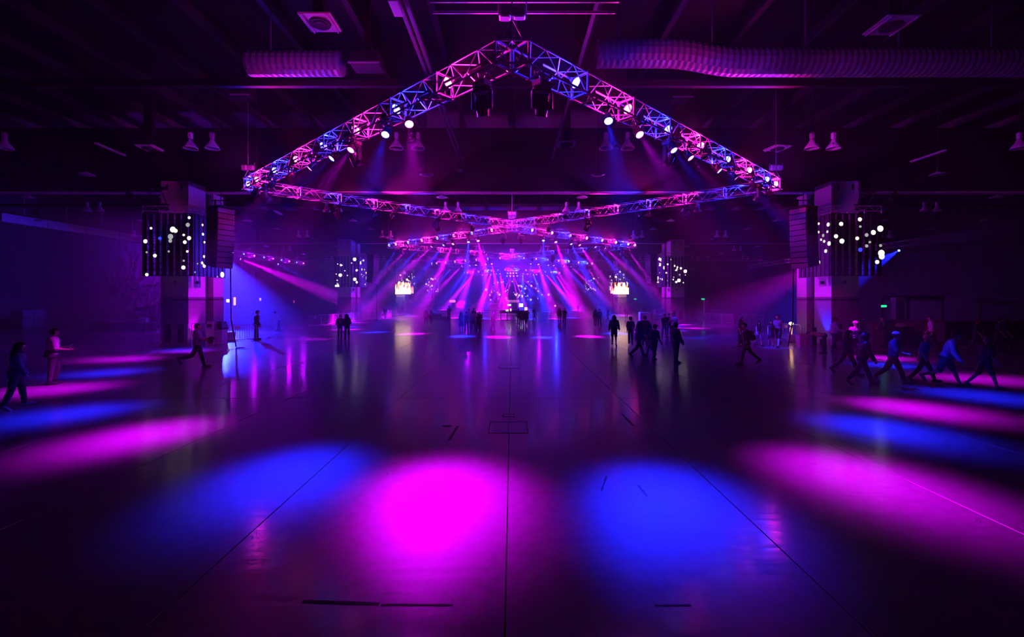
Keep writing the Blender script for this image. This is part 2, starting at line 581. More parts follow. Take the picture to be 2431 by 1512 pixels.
HEAD_ME = MB().lathe([(0.06, 0.24), (0.14, 0.22), (0.165, 0.12), (0.17, -0.06), (0.15, -0.20), (0.155, -0.25), (0.12, -0.25), (0.118, -0.22)], 14, cap1=False).mesh('head', MAT['black'])
MHLENS_ME = MB().lathe([(0.12, -0.222), (0.08, -0.245), (0.002, -0.255)], 14, cap0=False).mesh('lens', MAT['lens_off'])
MHBASE_ME = MB().bevbox((0, 0, 0.07), (0.40, 0.32, 0.16), 0.025).box((0, 0, 0.165), (0.05, 0.60, 0.03)).box((0, -.26, 0.20), (0.05, 0.06, 0.08)).box((0, .26, 0.20), (0.05, 0.06, 0.08)).mesh('base', MAT['black'])
_m = MB().bevbox((0, 0, -0.06), (0.46, 0.16, 0.10), 0.02)
for s in (-1, 1):
    _m.bevbox((s * 0.225, 0, -0.30), (0.07, 0.14, 0.46), 0.02)
MHYOKE_ME = _m.mesh('yoke', MAT['blackmetal'])


def moving_head(pos, rotz, tilt, label, group, armrot=0.0):
    t = thing('moving_head_lamp', label, 'stage light', pos, 0, group)
    put('base', MHBASE_ME, t, rot=(0, 0, armrot))
    put('yoke', MHYOKE_ME, t, rot=(0, 0, rotz))
    h = put('head', HEAD_ME, t, mat4=Matrix.Translation((0, 0, -0.42)) @ Matrix.Rotation(rotz, 4, 'Z') @ Matrix.Rotation(tilt, 4, 'X'))
    put('lens', MHLENS_ME, h)
    return t


# ------------------------------------------------------------------ box truss
TW = 0.52           # truss width between chords
CHR = 0.026
SEC = 8
ZT = CH + 5.5       # truss height
_brace_cache = {}


def brace_mesh(L):
    k = round(L, 3)
    if k not in _brace_cache:
        _brace_cache[k] = MB().tube((0, 0, 0), (0, 0, L), 0.0135, n=6, caps=False).mesh('brace', MAT['alu'])
    return _brace_cache[k]


def section_mesh(L):
    m = MB()
    h = TW / 2
    for a in (-1, 1):
        for b in (-1, 1):
            m.tube((0.03, a * h, b * h), (L - 0.03, a * h, b * h), CHR, n=8)
    for x in (0.03, L - 0.03):
        for a in (-1, 1):
            m.tube((x, a * h, -h), (x, a * h, h), 0.018, n=6)
            m.tube((x, -h, a * h), (x, h, a * h), 0.018, n=6)
            for b in (-1, 1):
                m.box((x, a * h, b * h), (0.06, 0.075, 0.075))
    return m.mesh('truss_section', MAT['alu'])


def brace_ends(L, bays=4):
    h = TW / 2
    st = (L - 0.16) / bays
    out = []
    for k in range(bays):
        x0, x1 = 0.08 + k * st, 0.08 + (k + 1) * st
        u, v = (x0, x1) if k % 2 == 0 else (x1, x0)
        for a in (-1, 1):
            out.append(((u, a * h, -h), (v, a * h, h)))
            out.append(((u, -h, a * h), (v, h, a * h)))
    return out


def arm_frame(A, B):
    """matrix with x axis along the arm"""
    d = (B - A).normalized()
    up = Vector((0, 0, 1))
    y = up.cross(d).normalized()
    z = d.cross(y)
    M = Matrix((d, y, z)).transposed().to_4x4()
    M.translation = A
    return M


def truss_arm(root, A, B, nsec, detailed):
    """sections of box truss between world points A and B, parts of root (root at origin offset)"""
    M = arm_frame(A, B)
    L = (B - A).length / nsec
    key = round(L, 3)
    if ('s', key) not in _brace_cache:
        _brace_cache[('s', key)] = section_mesh(L)
        jm = MB()
        for a, b in brace_ends(L):
            jm.tube(a, b, 0.0135, n=5, caps=False)
        _brace_cache[('j', key)] = jm.mesh('bracing', MAT['alu'])
    Ri = Matrix.Translation(-root.location)
    for i in range(nsec):
        Ms = Ri @ M @ Matrix.Translation((i * L, 0, 0))
        s = put('truss_section', _brace_cache[('s', key)], root, mat4=Ms)
        if detailed:
            for a, b in brace_ends(L):
                a, b = Vector(a), Vector(b)
                q = (b - a).to_track_quat('Z', 'Y').to_matrix().to_4x4()
                put('brace', brace_mesh((b - a).length), s, mat4=Matrix.Translation(a) @ q)
        else:
            j = put('bracing', _brace_cache[('j', key)], s)
            j['kind'] = 'stuff'
    cb = MB()
    n = nsec * 2
    for k in range(n):
        t0, t1 = k / n, (k + 1) / n
        L0 = (B - A).length
        cb.tube(M @ Vector((t0 * L0, 0.12, 0.0 - 0.02 * (k % 2))), M @ Vector((t1 * L0, 0.12, -0.02 * ((k + 1) % 2))), 0.03, n=6)
    c = cb.build('cable', MAT['cable'], root)
    c.matrix_local = Ri
    return M


def corner_block(root, c, da, db):
    """corner piece between two arms leaving c along da and db: chamfered outer face, one inner post"""
    m = MB()
    h = TW / 2
    bis = (da + db).normalized()
    loc = Vector(c) - root.location
    ends = []
    for d in (da, db):
        n = Vector((-d.y, d.x, 0))
        if n.dot(bis) > 0: n = -n
        ends.append(d * CORNER_E + n * h)
        inner = d * CORNER_E - n * h
    up = Vector((0, 0, h))
    for z in (-1, 1):
        m.tube(ends[0] + up * z, ends[1] + up * z, CHR, n=8)
        for e in ends:
            m.tube(e + up * z, inner + up * z, CHR, n=8)
        mid = (ends[0] + ends[1]) / 2
        m.tube(mid + up * z, inner + up * z, 0.015, n=6)
    for e in ends + [inner]:
        m.tube(e - up, e + up, 0.022, n=6)
        for z in (-1, 1):
            m.box(e + up * z, (0.08, 0.08, 0.08))
    m.tube(ends[0] - up, (ends[0] + ends[1]) / 2 + up, 0.0135, n=6)
    m.tube(ends[1] - up, (ends[0] + ends[1]) / 2 + up, 0.0135, n=6)
    for e in ends:
        m.tube(e + up, inner - up, 0.0135, n=6)
    return m.build('corner_block', MAT['alu'], root, loc=loc)


CORNER_E = 0.262
HOIST_ME = MB().bevbox((-0.16, 0, 0), (0.26, 0.24, 0.26), 0.03).bevbox((0.17, 0, 0.0), (0.26, 0.2, 0.24), 0.03).box((0, 0, 0.0), (0.14, 0.16, 0.2)).tube((0.32, 0, -.02), (0.32, 0, .24), 0.015, n=6).tube((-0.3, 0, -.02), (-0.3, 0, .2), 0.015, n=6).mesh('hoist_body', MAT['steel'])
def hoist(c, ztop, where):
    t = thing('chain_hoist', f'grey electric chain hoist holding {where}', 'hoist', (c[0], c[1], ZT + 0.86), 0, 'chain hoists above the trusses')
    put('hoist_body', HOIST_ME, t)
    ch = MB()
    z = 0.12
    k = 0
    while z < min(ztop - ZT - 0.86, 1.2):
        ch.box((0, 0, z + 0.03), (0.035 if k % 2 else 0.012, 0.012 if k % 2 else 0.035, 0.07)); z += 0.055; k += 1
    ch.tube((0, 0, z), (0, 0, ztop - ZT - 0.86), 0.012, n=5)
    for s in (-1, 1):
        ch.path([(0, 0, -0.12), (s * 0.25, 0, -0.60)], 0.012, 5)
    ch.build('chain', MAT['steel'], t)
    return t


WASH_L = [(.204, 'M', -0.95, 6.62), (.27, 'B', -3.6, 7.24), (.383, 'M', -7.6, 9.33), (.456, 'B', -10.9, 11.0),
          (.554, 'M', -14.2, 14.0), (.67, 'B', -15.3, 17.1), (.78, 'M', -18.0, 20.9), (.90, 'B', -17.6, 24.4)]
WASH_R = [(.186, 'B', 2.25, 6.35), (.271, 'M', 5.5, 7.08), (.385, 'B', 8.0, 9.77), (.45, 'M', 10.3, 11.6),
          (.58, 'B', 13.5, 13.1), (.667, 'M', 16.3, 15.8), (.78, 'B', 15.8, 19.0), (.90, 'M', 17.3, 21.2)]
TT = [.135, .27, .405, .54, .675, .805, .93, 1.0]


def diamond(yn, w, dc, which, detailed, kw=1.0, kt=1.0, heads=True, rear_wash=True, sparse=0):
    """square truss standing on its corner: near corner (0,yn), side corners (+-w, yn+dc), far corner (0, yn+2dc)"""
    near, far = Vector((0, yn, ZT)), Vector((0, yn + 2 * dc, ZT))
    lc, rc = Vector((-w, yn + dc, ZT)), Vector((w, yn + dc, ZT))
    root = thing('lighting_truss', f'square aluminium box truss ringed with pink and blue lamps, {which}', 'truss', (0, yn + dc, ZT))
    e = CORNER_E
    def inset(a, b):
        d = (b - a).normalized()
        return a + d * e, b - d * e
    for a, b, det in ((near, lc, detailed), (near, rc, detailed), (lc, far, False), (rc, far, False)):
        p, q = inset(a, b)
        truss_arm(root, p, q, SEC, det)
    for c, a, b in ((near, lc, rc), (far, lc, rc), (lc, near, far), (rc, near, far)):
        corner_block(root, c, (a - c).normalized(), (b - c).normalized())
    hoist(near, 9.45 if detailed else ZR - .47, f'a corner of the truss {which}')
    for c in (far, lc, rc):
        hoist(c, ZR - .47, f'a corner of the truss {which}')
    # toners inside the truss: near arms shine towards the near corner, rear arms towards the far corner
    for side, cn in ((0, lc), (1, rc)):
        for i, t in enumerate(TT):
            c = 'PB'[(i + side) % 2]
            if side and i == 0: c = 'B'
            u = (near - cn).normalized()
            p = near + (cn - near) * t + Vector((0, 0, 0.02))
            tgt = p + u * 5 + Vector((0, 0, 0.55))
            par(p, tgt, c, f'{LNAME[c]} LED lamp glowing inside the truss {which}', f'{LNAME[c]} lamps inside the truss {which}', W_TONE * kt * (2.0 if sparse > 1 and c == 'B' else 1.0), 76, 0.8, yoke=False, light=sparse < 2 or i % sparse == 0, scale=1.25, lc_=VIOLET if sparse > 1 and c == 'P' else None)
        # added lamp, turned the other way, to brighten the visible side of each section
        if sparse < 2:
            for i, t in enumerate([.02] + TT[:-1]):
                c = 'PB'[(i + side) % 2]
                if side and i == 0: c = 'B'
                u = (cn - near).normalized()
                p = near + (cn - near) * (t + .022) + Vector((0, 0, -0.04))
                par(p, p + u * 5 + Vector((0, 0, 0.05)), c, f'{LNAME[c]} added fill lamp turned outward inside the front arms of the truss {which}', f'outward {LNAME[c]} lamps of the truss {which}', W_TONE * 0.6, 84, 0.8, yoke=False, light=sparse == 0 or i % 2 == 0)
        for i in range(7):
            t = 0.06 + 0.132 * i
            c = 'PB'[(i + side) % 2]
            u = (far - cn).normalized()
            p = cn + (far - cn) * t
            par(p, p + u * 5 + Vector((0, 0, .8)), c, f'{LNAME[c]} LED lamp turned away inside the rear arms of the truss {which}', f'{LNAME[c]} rear-arm lamps of the truss {which}', W_TONE * kt, 76, 0.8, yoke=False, light=(sparse == 0) or (sparse == 1 and i % 2 == 0))
    # wash PARs hanging under the truss
    zb = ZT - TW / 2 - 0.09
    for lst, cn in ((WASH_L, lc), (WASH_R, rc)):
        for t, c, tx, ty in lst:
            sx = w / 13.0
            p = near + (cn - near) * t
            p.z = zb
            nrm = Vector((-(cn - near).y, (cn - near).x, 0)).normalized()
            p += nrm * (TW / 2) * (-1 if nrm.y > 0 else 1)
            par(p, (tx * sx, yn - 10.2 + ty, 0), c, f'{LNAME[c]} wash lamp hanging from the front arms of the truss {which}', f'{LNAME[c]} front wash lamps of the truss {which}',
                (W_WASH_B if c == 'B' else W_WASH_M) * kw * (2.0 if sparse > 2 else 1.0), 24 if sparse == 0 else 16, light=sparse < 3 or (t * 100) % 2 < 1)
        if rear_wash:
            for t, c, tx, ty in lst[0::2]:
                p = far + (cn - far) * t
                p.z = zb
                nrm = Vector((-(cn - far).y, (cn - far).x, 0)).normalized()
                p += nrm * (TW / 2) * (1 if nrm.y > 0 else -1)
                par(p, (tx * sx * 0.95, yn + 2 * dc + 10.2 - ty, 0), c, f'{LNAME[c]} wash lamp hanging from the rear arms of the truss {which}', f'{LNAME[c]} rear wash lamps of the truss {which}',
                    (W_WASH_B if c == 'B' else W_WASH_M) * kw * 0.6, 20)
    if heads:
        zh = ZT - TW / 2 - 0.24
        for cn in (lc, rc):
            s = -1 if cn.x < 0 else 1
            for t in (.055, .40, .86):
                p = near + (cn - near) * t; p.z = zh
                moving_head(p, s * (0.2 + t), 0.35 + .3 * t, f'black moving head lamp, unlit, under the front arms of the truss {which}', f'front moving heads of the truss {which}', math.atan2((cn - near).y, (cn - near).x))
            for t in (.25, .62):
                p = cn + (far - cn) * t; p.z = zh
                moving_head(p, s * (0.6 + t), 0.5, f'black moving head lamp, unlit, under the rear arms of the truss {which}', f'rear moving heads of the truss {which}', math.atan2((far - cn).y, (far - cn).x))
    return root


diamond(10.2, 13.0, 12.2, 'before the first girder', True, 1.0, 1.0)
diamond(36.0, 13.2, 12.6, 'past the first girder', False, 4.2, 1.5, sparse=1)
diamond(62.7, 13.4, 12.9, 'past the second girder', False, 10.0, 6.5, heads=False, rear_wash=False, sparse=2)
diamond(90.0, 11.0, 14.5, 'over the far stage', False, 26.0, 13.0, heads=False, rear_wash=False, sparse=3)
# ------------------------------------------------------------------ side-aisle trusses
def aisle_truss(A, B, label, toward, ntone, cols, which, watts):
    root = thing('lighting_truss', label, 'truss', A)
    truss_arm(root, A, B, 9, False)
    for k in range(3):
        c = A + (B - A) * (0.1 + 0.4 * k)
        hoist((c.x, c.y, ZT), ZR - .47, f'the straight truss {which}')
    for i in range(ntone):
        t = (i + 0.6) / ntone
        c = cols[i % len(cols)]
        p = A + (B - A) * t
        u = (A - B).normalized() * (1 if toward else -1)
        par(p, p + u * 5 + Vector((0, 0, -0.25)), c, f'{LNAME[c]} LED lamp inside the straight truss {which}', f'{LNAME[c]} lamps inside the straight truss {which}', watts, 75, 0.6, yoke=False, light=i % 2 == 1, lc_=VIOLET)
    return root

aisle_truss(Vector((-34.6, 43.2, ZT)), Vector((-34.1, 75.5, ZT)), 'straight lamp-filled box truss over the curtain-side aisle', True, 14, 'BP', 'over the curtain-side aisle', 800)
aisle_truss(Vector((40.0, 44.5, ZT)), Vector((43.0, 82.0, ZT)), 'straight lamp-filled box truss over the booth-side aisle', False, 12, 'BP', 'over the booth-side aisle', 260)


def beam_lamp(pos, tgt, c, watts, deg, label, blend=0.35, mix=None):
    return par(pos, tgt, c, label, None, watts, deg, blend, lc_=mix)

zb = ZT - TW / 2 - 0.09
def lxa(y): return -34.6 + 0.5 * (y - 43.2) / 32.3 + TW / 2      # inner bottom chord of the curtain-side truss
def rxa(y): return 40.0 + 3.0 * (y - 44.5) / 37.5 - TW / 2      # inner bottom chord of the booth-side truss
beam_lamp((lxa(57.0), 57.0, zb), P(890, 742, 60), 'M', 520000, 11, 'magenta beam lamp under the curtain-side aisle truss, cutting across the haze', 0.8)
beam_lamp((lxa(54.0), 54.0, zb), G(612, 800), 'B', 230000, 15, 'wide blue lamp under the curtain-side aisle truss, flooding the barrier corner', 0.8)
beam_lamp((lxa(66.0), 66.0, zb), P(800, 702, 60), 'B', 60000, 7, 'narrow blue beam lamp under the curtain-side aisle truss')
beam_lamp((rxa(46.9), 46.9, zb), G(1770, 800), 'B', 120000, 13, 'bright blue beam lamp at the end of the booth-side truss', 0.6)
beam_lamp((rxa(58.0), 58.0, zb), P(1660, 772, 44), 'M', 90000, 13, 'magenta beam lamp under the booth-side truss', 0.9)
beam_lamp((lxa(44.6) - TW, 44.6, zb), (-45.5, 41.0, 6.5), 'B', 2500, 80, 'blue lamp washing the curtain-side wall', 0.9)
beam_lamp((lxa(47.0), 47.0, zb), (-24.0, 37.0, 4.0), 'B', 11000, 80, 'violet lamp behind the curtain-side screen wall', 0.9, (0.25, 0.0, 1.0))
# lamps on the truss that wash the columns
for s_, (ax, ay) in ((-1, (-8.2, 27.28)), (1, (8.2, 27.28))):
    beam_lamp((ax, ay, zb), (s_ * 19.0, 28.0, 4.6), 'M', 5200, 34, f'magenta lamp under the near truss washing the first {"curtain" if s_ < 0 else "booth"}-side column', 0.9)
for s_, (ax, ay) in ((-1, (-8.4, 53.55)), (1, (8.4, 53.55))):
    beam_lamp((ax, ay, zb), (s_ * 19.0, 55.0, 4.4), 'M', 7000, 30, f'magenta lamp washing the second {"curtain" if s_ < 0 else "booth"}-side column', 0.9)

# ------------------------------------------------------------------ far stage: fan of beams
fan = thing('fan_lamp_rack', 'rack of small bright lamps throwing a fan of narrow beams above the far stage', 'stage light', (0, 100.0, 7.9))
MB().box((0, 0.12, 0.1), (3.4, 0.12, 2.0)).build('rack_panel', MAT['blackmetal'], fan)
MB().tube((-1.5, .12, 1.1), (-1.5, .12, ZR - .01 - 7.9), .02, n=6).tube((1.5, .12, 1.1), (1.5, .12, ZR - .01 - 7.9), .02, n=6).build('hanger', MAT['blackmetal'], fan)
PX = MB().lathe([(0.16, -0.05), (0.16, 0.05)], 10).mesh('lamp_face', MAT['g_blue'])
PM = MB().lathe([(0.16, -0.05), (0.16, 0.05)], 10).mesh('lamp_face', MAT['g_mag'])
for r in range(3):
    for k in range(4):
        x = (k - 1.5) * (0.55 + 0.1 * r)
        put('lamp_face', PX if k in (0, 3) else PM, fan, (x, 0, 0.8 - r * 0.62), rot=(math.pi / 2, 0, 0))
for k, (dx, c) in enumerate(((-5.5, 'B'), (-3.0, 'M'), (-1.6, 'M'), (1.6, 'M'), (3.2, 'M'), (8.0, 'B'), (11, 'M'), (-9, 'M'))):
    d = spot_data(c, 700000 if c == 'M' else 1000000, 4.0, 0.4, 0.05)
    add_light('lamp_light', d, fan, Vector((dx * .12, -0.2, -0.5)), Vector((dx * 1.0, -9.0, -8.0)))

# ------------------------------------------------------------------ haze (theatrical fog filling the hall)
def haze(name, lo, hi, dens, label, aniso=0.4):
    m = bpy.data.materials.new(name + '_volume')
    m.use_nodes = True
    nt = m.node_tree
    nt.nodes.clear()
    out = nt.nodes.new('ShaderNodeOutputMaterial')
    vs = nt.nodes.new('ShaderNodeVolumeScatter')
    vs.inputs['Density'].default_value = dens
    vs.inputs['Anisotropy'].default_value = aniso
    vs.inputs['Color'].default_value = (1, 1, 1, 1)
    nt.links.new(vs.outputs[0], out.inputs['Volume'])
    m.cycles.homogeneous_volume = True
    m.cycles.volume_sampling = 'EQUIANGULAR'
    c = [(a + b) / 2 for a, b in zip(lo, hi)]
    d = [b - a for a, b in zip(lo, hi)]
    o = MB().box(c, d).build(name, m)
    o['kind'] = 'stuff'
    tag(o, label, 'haze')
    return o

haze('thin_haze', (-46, -5.5, 0.05), (46, 133, 8.7), 0.0018, 'thin stage haze filling the whole hall')
haze('dense_haze', (-45, 31, 0.05), (14.99, 133, 9.0), 0.012, 'denser stage haze drifting over the far floor')
haze('corner_haze', (-33.5, 32, 0.06), (-15.5, 53, 8.6), 0.010, 'thick stage haze pooled in the blue-lit barrier corner')
haze('light_haze', (15.0, 31, 0.05), (45, 133, 9.2), 0.0035, 'lighter stage haze over the booth-side aisle')


def smoke(c, r, dens, label, seed):
    rnd = random.Random(seed)
    m = MB().ell((0, 0, 0), (1, 1, 1), 24, 16)
    ph = [(rnd.uniform(2, 5), rnd.uniform(2, 5), rnd.uniform(2, 5), rnd.uniform(0, 6)) for _ in range(5)]
    vs = []
    for v in m.v:
        k = 1 + .13 * sum(math.sin(a * v[0] + b * v[1] + e * v[2] + f) for a, b, e, f in ph) / 1.6
        vs.append((v[0] * r[0] * k, v[1] * r[1] * k, max(-c[2] + .06, v[2] * r[2] * k)))
    m.v = vs
    mt = bpy.data.materials.new('smoke_volume')
    mt.use_nodes = True
    nt = mt.node_tree
    nt.nodes.clear()
    out = nt.nodes.new('ShaderNodeOutputMaterial')
    sv = nt.nodes.new('ShaderNodeVolumeScatter')
    sv.inputs['Density'].default_value = dens
    sv.inputs['Anisotropy'].default_value = .3
    nt.links.new(sv.outputs[0], out.inputs['Volume'])
    mt.cycles.homogeneous_volume = True
    mt.cycles.volume_sampling = 'EQUIANGULAR'
    o = m.build('smoke_cloud', mt, None, True, Vector(c))
    o['kind'] = 'stuff'
    return tag(o, label, 'smoke')
smoke((-5.2, 64.0, 1.3), (2.6, 1.6, 1.5), .12, 'low blue-lit smoke cloud rising behind the middle group', 3)
smoke((6.2, 66.0, 1.6), (3.0, 1.6, 1.9), .09, 'violet smoke cloud beside the mixing position', 5)
# ------------------------------------------------------------------ LED mesh walls round the columns
MAT['dot'] = glow('warm_white_led_dot', (1.0, 0.90, 0.78), 1.35)
MAT['dot_far'] = glow('warm_white_led_dot_far', (1.0, 0.82, 0.72), 2.6)
MAT['dot_dim'] = glow('dimmed_led_dot', (0.85, 0.95, 0.9), 0.45)
MAT['dot_blue'] = glow('blue_led_dot', (0.03, 0.05, 1.0), 1.6)
MAT['led'] = material('led_strip_black', (0.012, 0.012, 0.014), 0.35, 0, 0.2, 30)
PZ0, PZ1 = 4.0, 7.45
STRIP_ME = MB().box((0, 0, (PZ0 + PZ1) / 2), (0.23, 0.06, PZ1 - PZ0)).mesh('led_strip', MAT['led'])
def rail_mesh(L):
    return MB().box((L / 2, 0.02, 0), (L, 0.03, 0.03)).mesh('cross_rail', MAT['led'])
DISC = {}
def disc(mk):
    if mk not in DISC:
        m = MB().lathe([(1.0, 0.0), (0.9, 0.02), (0.5, 0.03)], 12, Matrix.Rotation(math.pi / 2, 4, 'X'))
        DISC[mk] = m.mesh('lit_dot', MAT[mk])
    return DISC[mk]

def fire_material():
    m = bpy.data.materials.new('burning_picture')
    m.use_nodes = True
    nt = m.node_tree
    N, L = nt.nodes, nt.links
    b = N['Principled BSDF']
    tc = N.new('ShaderNodeTexCoord')
    mp = N.new('ShaderNodeMapping'); mp.inputs['Scale'].default_value = (3.2, 3.2, 0.6)
    nz = N.new('ShaderNodeTexNoise'); nz.inputs['Scale'].default_value = 1.5; nz.inputs['Detail'].default_value = 2
    L.new(tc.outputs['Object'], mp.inputs['Vector']); L.new(mp.outputs['Vector'], nz.inputs['Vector'])
    sp = N.new('ShaderNodeSeparateXYZ'); L.new(tc.outputs['Generated'], sp.inputs[0])
    # height term: solid at the foot, broken into columns higher up
    a = N.new('ShaderNodeMapRange'); a.inputs['From Min'].default_value = 0.0; a.inputs['From Max'].default_value = 1.0
    a.inputs['To Min'].default_value = 0.75; a.inputs['To Max'].default_value = 0.28
    L.new(sp.outputs['Z'], a.inputs['Value'])
    # fade towards the two sides
    c = N.new('ShaderNodeMath'); c.operation = 'SUBTRACT'; c.inputs[1].default_value = 0.5; L.new(sp.outputs['X'], c.inputs[0])
    c2 = N.new('ShaderNodeMath'); c2.operation = 'POWER'; c2.inputs[1].default_value = 6.0
    ab = N.new('ShaderNodeMath'); ab.operation = 'ABSOLUTE'; L.new(c.outputs[0], ab.inputs[0]); L.new(ab.outputs[0], c2.inputs[0])
    m1 = N.new('ShaderNodeMath'); m1.operation = 'MULTIPLY_ADD'; m1.inputs[1].default_value = -32.0
    L.new(c2.outputs[0], m1.inputs[0]); L.new(a.outputs['Result'], m1.inputs[2])
    s = N.new('ShaderNodeMath'); s.operation = 'ADD'; L.new(m1.outputs[0], s.inputs[0])
    ct = N.new('ShaderNodeMath'); ct.operation = 'MULTIPLY_ADD'; ct.inputs[1].default_value = 2.6; ct.inputs[2].default_value = -0.8
    L.new(nz.outputs['Fac'], ct.inputs[0]); L.new(ct.outputs[0], s.inputs[1])
    r = N.new('ShaderNodeValToRGB')
    e = r.color_ramp.elements
    e[0].position = 0.55; e[0].color = (0, 0, 0, 1)
    e[1].position = 1.0; e[1].color = (1, 0.70, 0.46, 1)
    x = e.new(0.66); x.color = (0.9, 0.10, 0.01, 1)
    x = e.new(0.84); x.color = (1, 0.42, 0.10, 1)
    L.new(s.outputs[0], r.inputs['Fac'])
    b.inputs['Base Color'].default_value = (0.01, 0.01, 0.01, 1)
    L.new(r.outputs['Color'], b.inputs['Emission Color'])
    b.inputs['Emission Strength'].default_value = 5.5
    m.cycles.emission_sampling = 'FRONT'
    return m
MAT['fire'] = fire_material()

XI, XO, YP, YS = 17.5, 20.3, 25.0, 27.7     # inner/outer x, front y, back y of the side panel (first column)

def led_wall(side, k, dots_f, dots_s, label, fire=False):
    """mesh screen: front panel facing the entrance and a side panel facing the aisle. dots: (u,z,r,kind) u along panel"""
    dy = 27 * k
    t = thing('led_screen', label, 'screen', (side * XI, YP + dy, 0))
    W, D = XO - XI, YS - YP
    n = 8
    for i in range(n):
        put('led_strip', STRIP_ME, t, (side * (0.12 + (W - 0.24) * i / (n - 1)), 0, 0))
    for i in range(8):
        put('led_strip', STRIP_ME, t, (0, 0.2 + (D - 0.3) * i / 7, 0), rot=(0, 0, math.pi / 2))
    nr = 11
    rf, rs = rail_mesh(W), rail_mesh(D)
    for i in range(nr):
        z = PZ0 + 0.015 + (PZ1 - PZ0 - 0.03) * i / (nr - 1)
        put('cross_rail', rf, t, (0, 0, z), rot=(0, 0, 0 if side > 0 else math.pi))
        put('cross_rail', rs, t, (0, 0, z), rot=(0, 0, math.pi / 2))
    fr = MB()
    for z in (PZ1 + 0.12, PZ1 + 0.40):
        fr.tube((0, 0, z), (side * W, 0, z), 0.025, n=6); fr.tube((0, 0, z), (0, D, z), 0.025, n=6)
    for q in range(9):
        u = q / 8
        fr.tube((side * W * u, 0, PZ1 + (.12 if q % 2 else .4)), (side * W * min(1, u + .125), 0, PZ1 + (.4 if q % 2 else .12)), 0.012, n=5)
        fr.tube((0, D * u, PZ1 + (.12 if q % 2 else .4)), (0, D * min(1, u + .125), PZ1 + (.4 if q % 2 else .12)), 0.012, n=5)
    for q in range(4):
        fr.tube((side * W * q / 3, 0, PZ1 - .02), (side * W * q / 3, 0, PZ1 + .15), 0.02, n=5)
        fr.tube((0, D * q / 3, PZ1 - .02), (0, D * q / 3, PZ1 + .15), 0.02, n=5)
    # outriggers back to the column
    for z in (PZ1 + 0.2, PZ0 + 0.5):
        fr.tube((side * 1.9, 0, z), (side * 1.9, 1.75, z), 0.03, n=6)
        fr.tube((0, 2.2, z), (side * 1.6, 2.2, z), 0.03, n=6)
    fr.build('hanging_frame', MAT['steel'], t)
    far = k > 0
    for u, z, r, kd in dots_f:
        mk = {'w': 'dot_far' if far else 'dot', 'd': 'dot_dim', 'b': 'dot_blue'}[kd]
        put('lit_dot', disc(mk), t, mat4=Matrix.Translation((side * u, -0.04, z)) @ Matrix.Diagonal((r, 1, r, 1)))
    for u, z, r, kd in dots_s:
        mk = {'w': 'dot_far' if far else 'dot', 'd': 'dot_dim', 'b': 'dot_blue'}[kd]
        put('lit_dot', disc(mk), t, mat4=Matrix.Translation((-side * 0.04, u, z)) @ Matrix.Rotation(-side * math.pi / 2, 4, 'Z') @ Matrix.Diagonal((r, 1, r, 1)))
    if fire:
        MB().box((side * W / 2, -0.05, PZ0 + 0.35), (W - 0.05, 0.03, 2.0)).build('burning_picture', MAT['fire'], t)
        MB().box((-side * 0.05, D * .3, PZ0 + 0.2), (0.03, D * .55, 1.4)).build('burning_picture', MAT['fire'], t)
    return t

def front_dots(lst, side):
    out = []
    for x, y, r, kd in lst:
        p = P(x, y, YP)
        out.append((abs(p.x) - XI, p.z, r / F * YP, kd))
    return out
def side_dots(lst, side):
    out = []
    for x, y, r, kd in lst:
        Y = XI * F / abs(x - CX)
        out.append((Y - YP, P(x, y, Y).z, r / F * Y * (1.0 + .0), kd))
    return out

LF = [(450.5, 517, 3.5, 'w'), (447, 534, 5, 'd'), (411.5, 545, 7, 'w'), (418, 548, 5, 'w'), (406, 562, 6.5, 'd'), (405.5, 572, 4.5, 'd'), (437.5, 558, 3, 'w'),
      (450, 565.5, 5, 'w'), (440, 575, 4.5, 'w'), (346.5, 573, 5, 'w'), (402, 597, 2.5, 'd'), (446, 597, 3, 'w'), (360, 542, 3, 'w'), (369, 607, 4.5, 'w'),
      (350, 599, 2.5, 'd'), (437.5, 619, 2.5, 'd'), (436.5, 635, 5, 'w'), (350, 652, 4, 'w'), (381, 566, 4, 'b')]
LS = [(479, 534, 3, 'w'), (480, 556, 3.5, 'w'), (483.5, 575, 3, 'w'), (492, 574, 3, 'w'), (482.5, 609, 3.5, 'w'), (489, 607, 2.5, 'w'), (478, 624, 3.5, 'w'),
      (483, 631, 5, 'w'), (467, 626, 2, 'd'), (461, 646, 2, 'd'), (521, 631, 2.5, 'w'), (526, 652, 7, 'w'), (514, 657, 2, 'd')]
RF = [(1995.6, 531.8, 5, 'w'), (2040, 521, 5, 'w'), (2041, 538, 3, 'd'), (2072, 552, 6, 'w'), (2088.5, 543, 7.5, 'w'), (2056, 558, 4.5, 'd'), (2033.7, 566, 4.5, 'w'),
      (1997.5, 572.5, 6, 'w'), (1983.5, 561, 5, 'w'), (2063.5, 575, 3, 'd'), (2056, 584, 4, 'd'), (2089, 583, 3.5, 'd'), (2091, 601, 8, 'w'), (2092, 609, 7, 'w'), (2081, 622, 5, 'w'), (2041, 593, 5, 'b')]
RS = [(1945.5, 531, 3, 'w'), (1968, 533, 5, 'w'), (1945, 551, 3, 'w'), (1966, 550, 3, 'w'), (1956, 559, 4, 'd'), (1951, 569, 3, 'w'), (1958.5, 573, 3.5, 'w'),
      (1970, 578, 5.5, 'w'), (1962, 596, 4.5, 'w'), (1946, 623, 4.5, 'w'), (1927, 620, 3, 'w')]
def rnd_dots(n, W, seed):
    r = random.Random(seed)
    return [(r.uniform(0.1, W - .1), r.uniform(PZ0 + .1, PZ1 - .1), r.choice((.05, .065, .08, .10, .13, .2)), r.choice('wwwwd')) for _ in range(n)]
SN = {-1: 'curtain-side', 1: 'booth-side'}
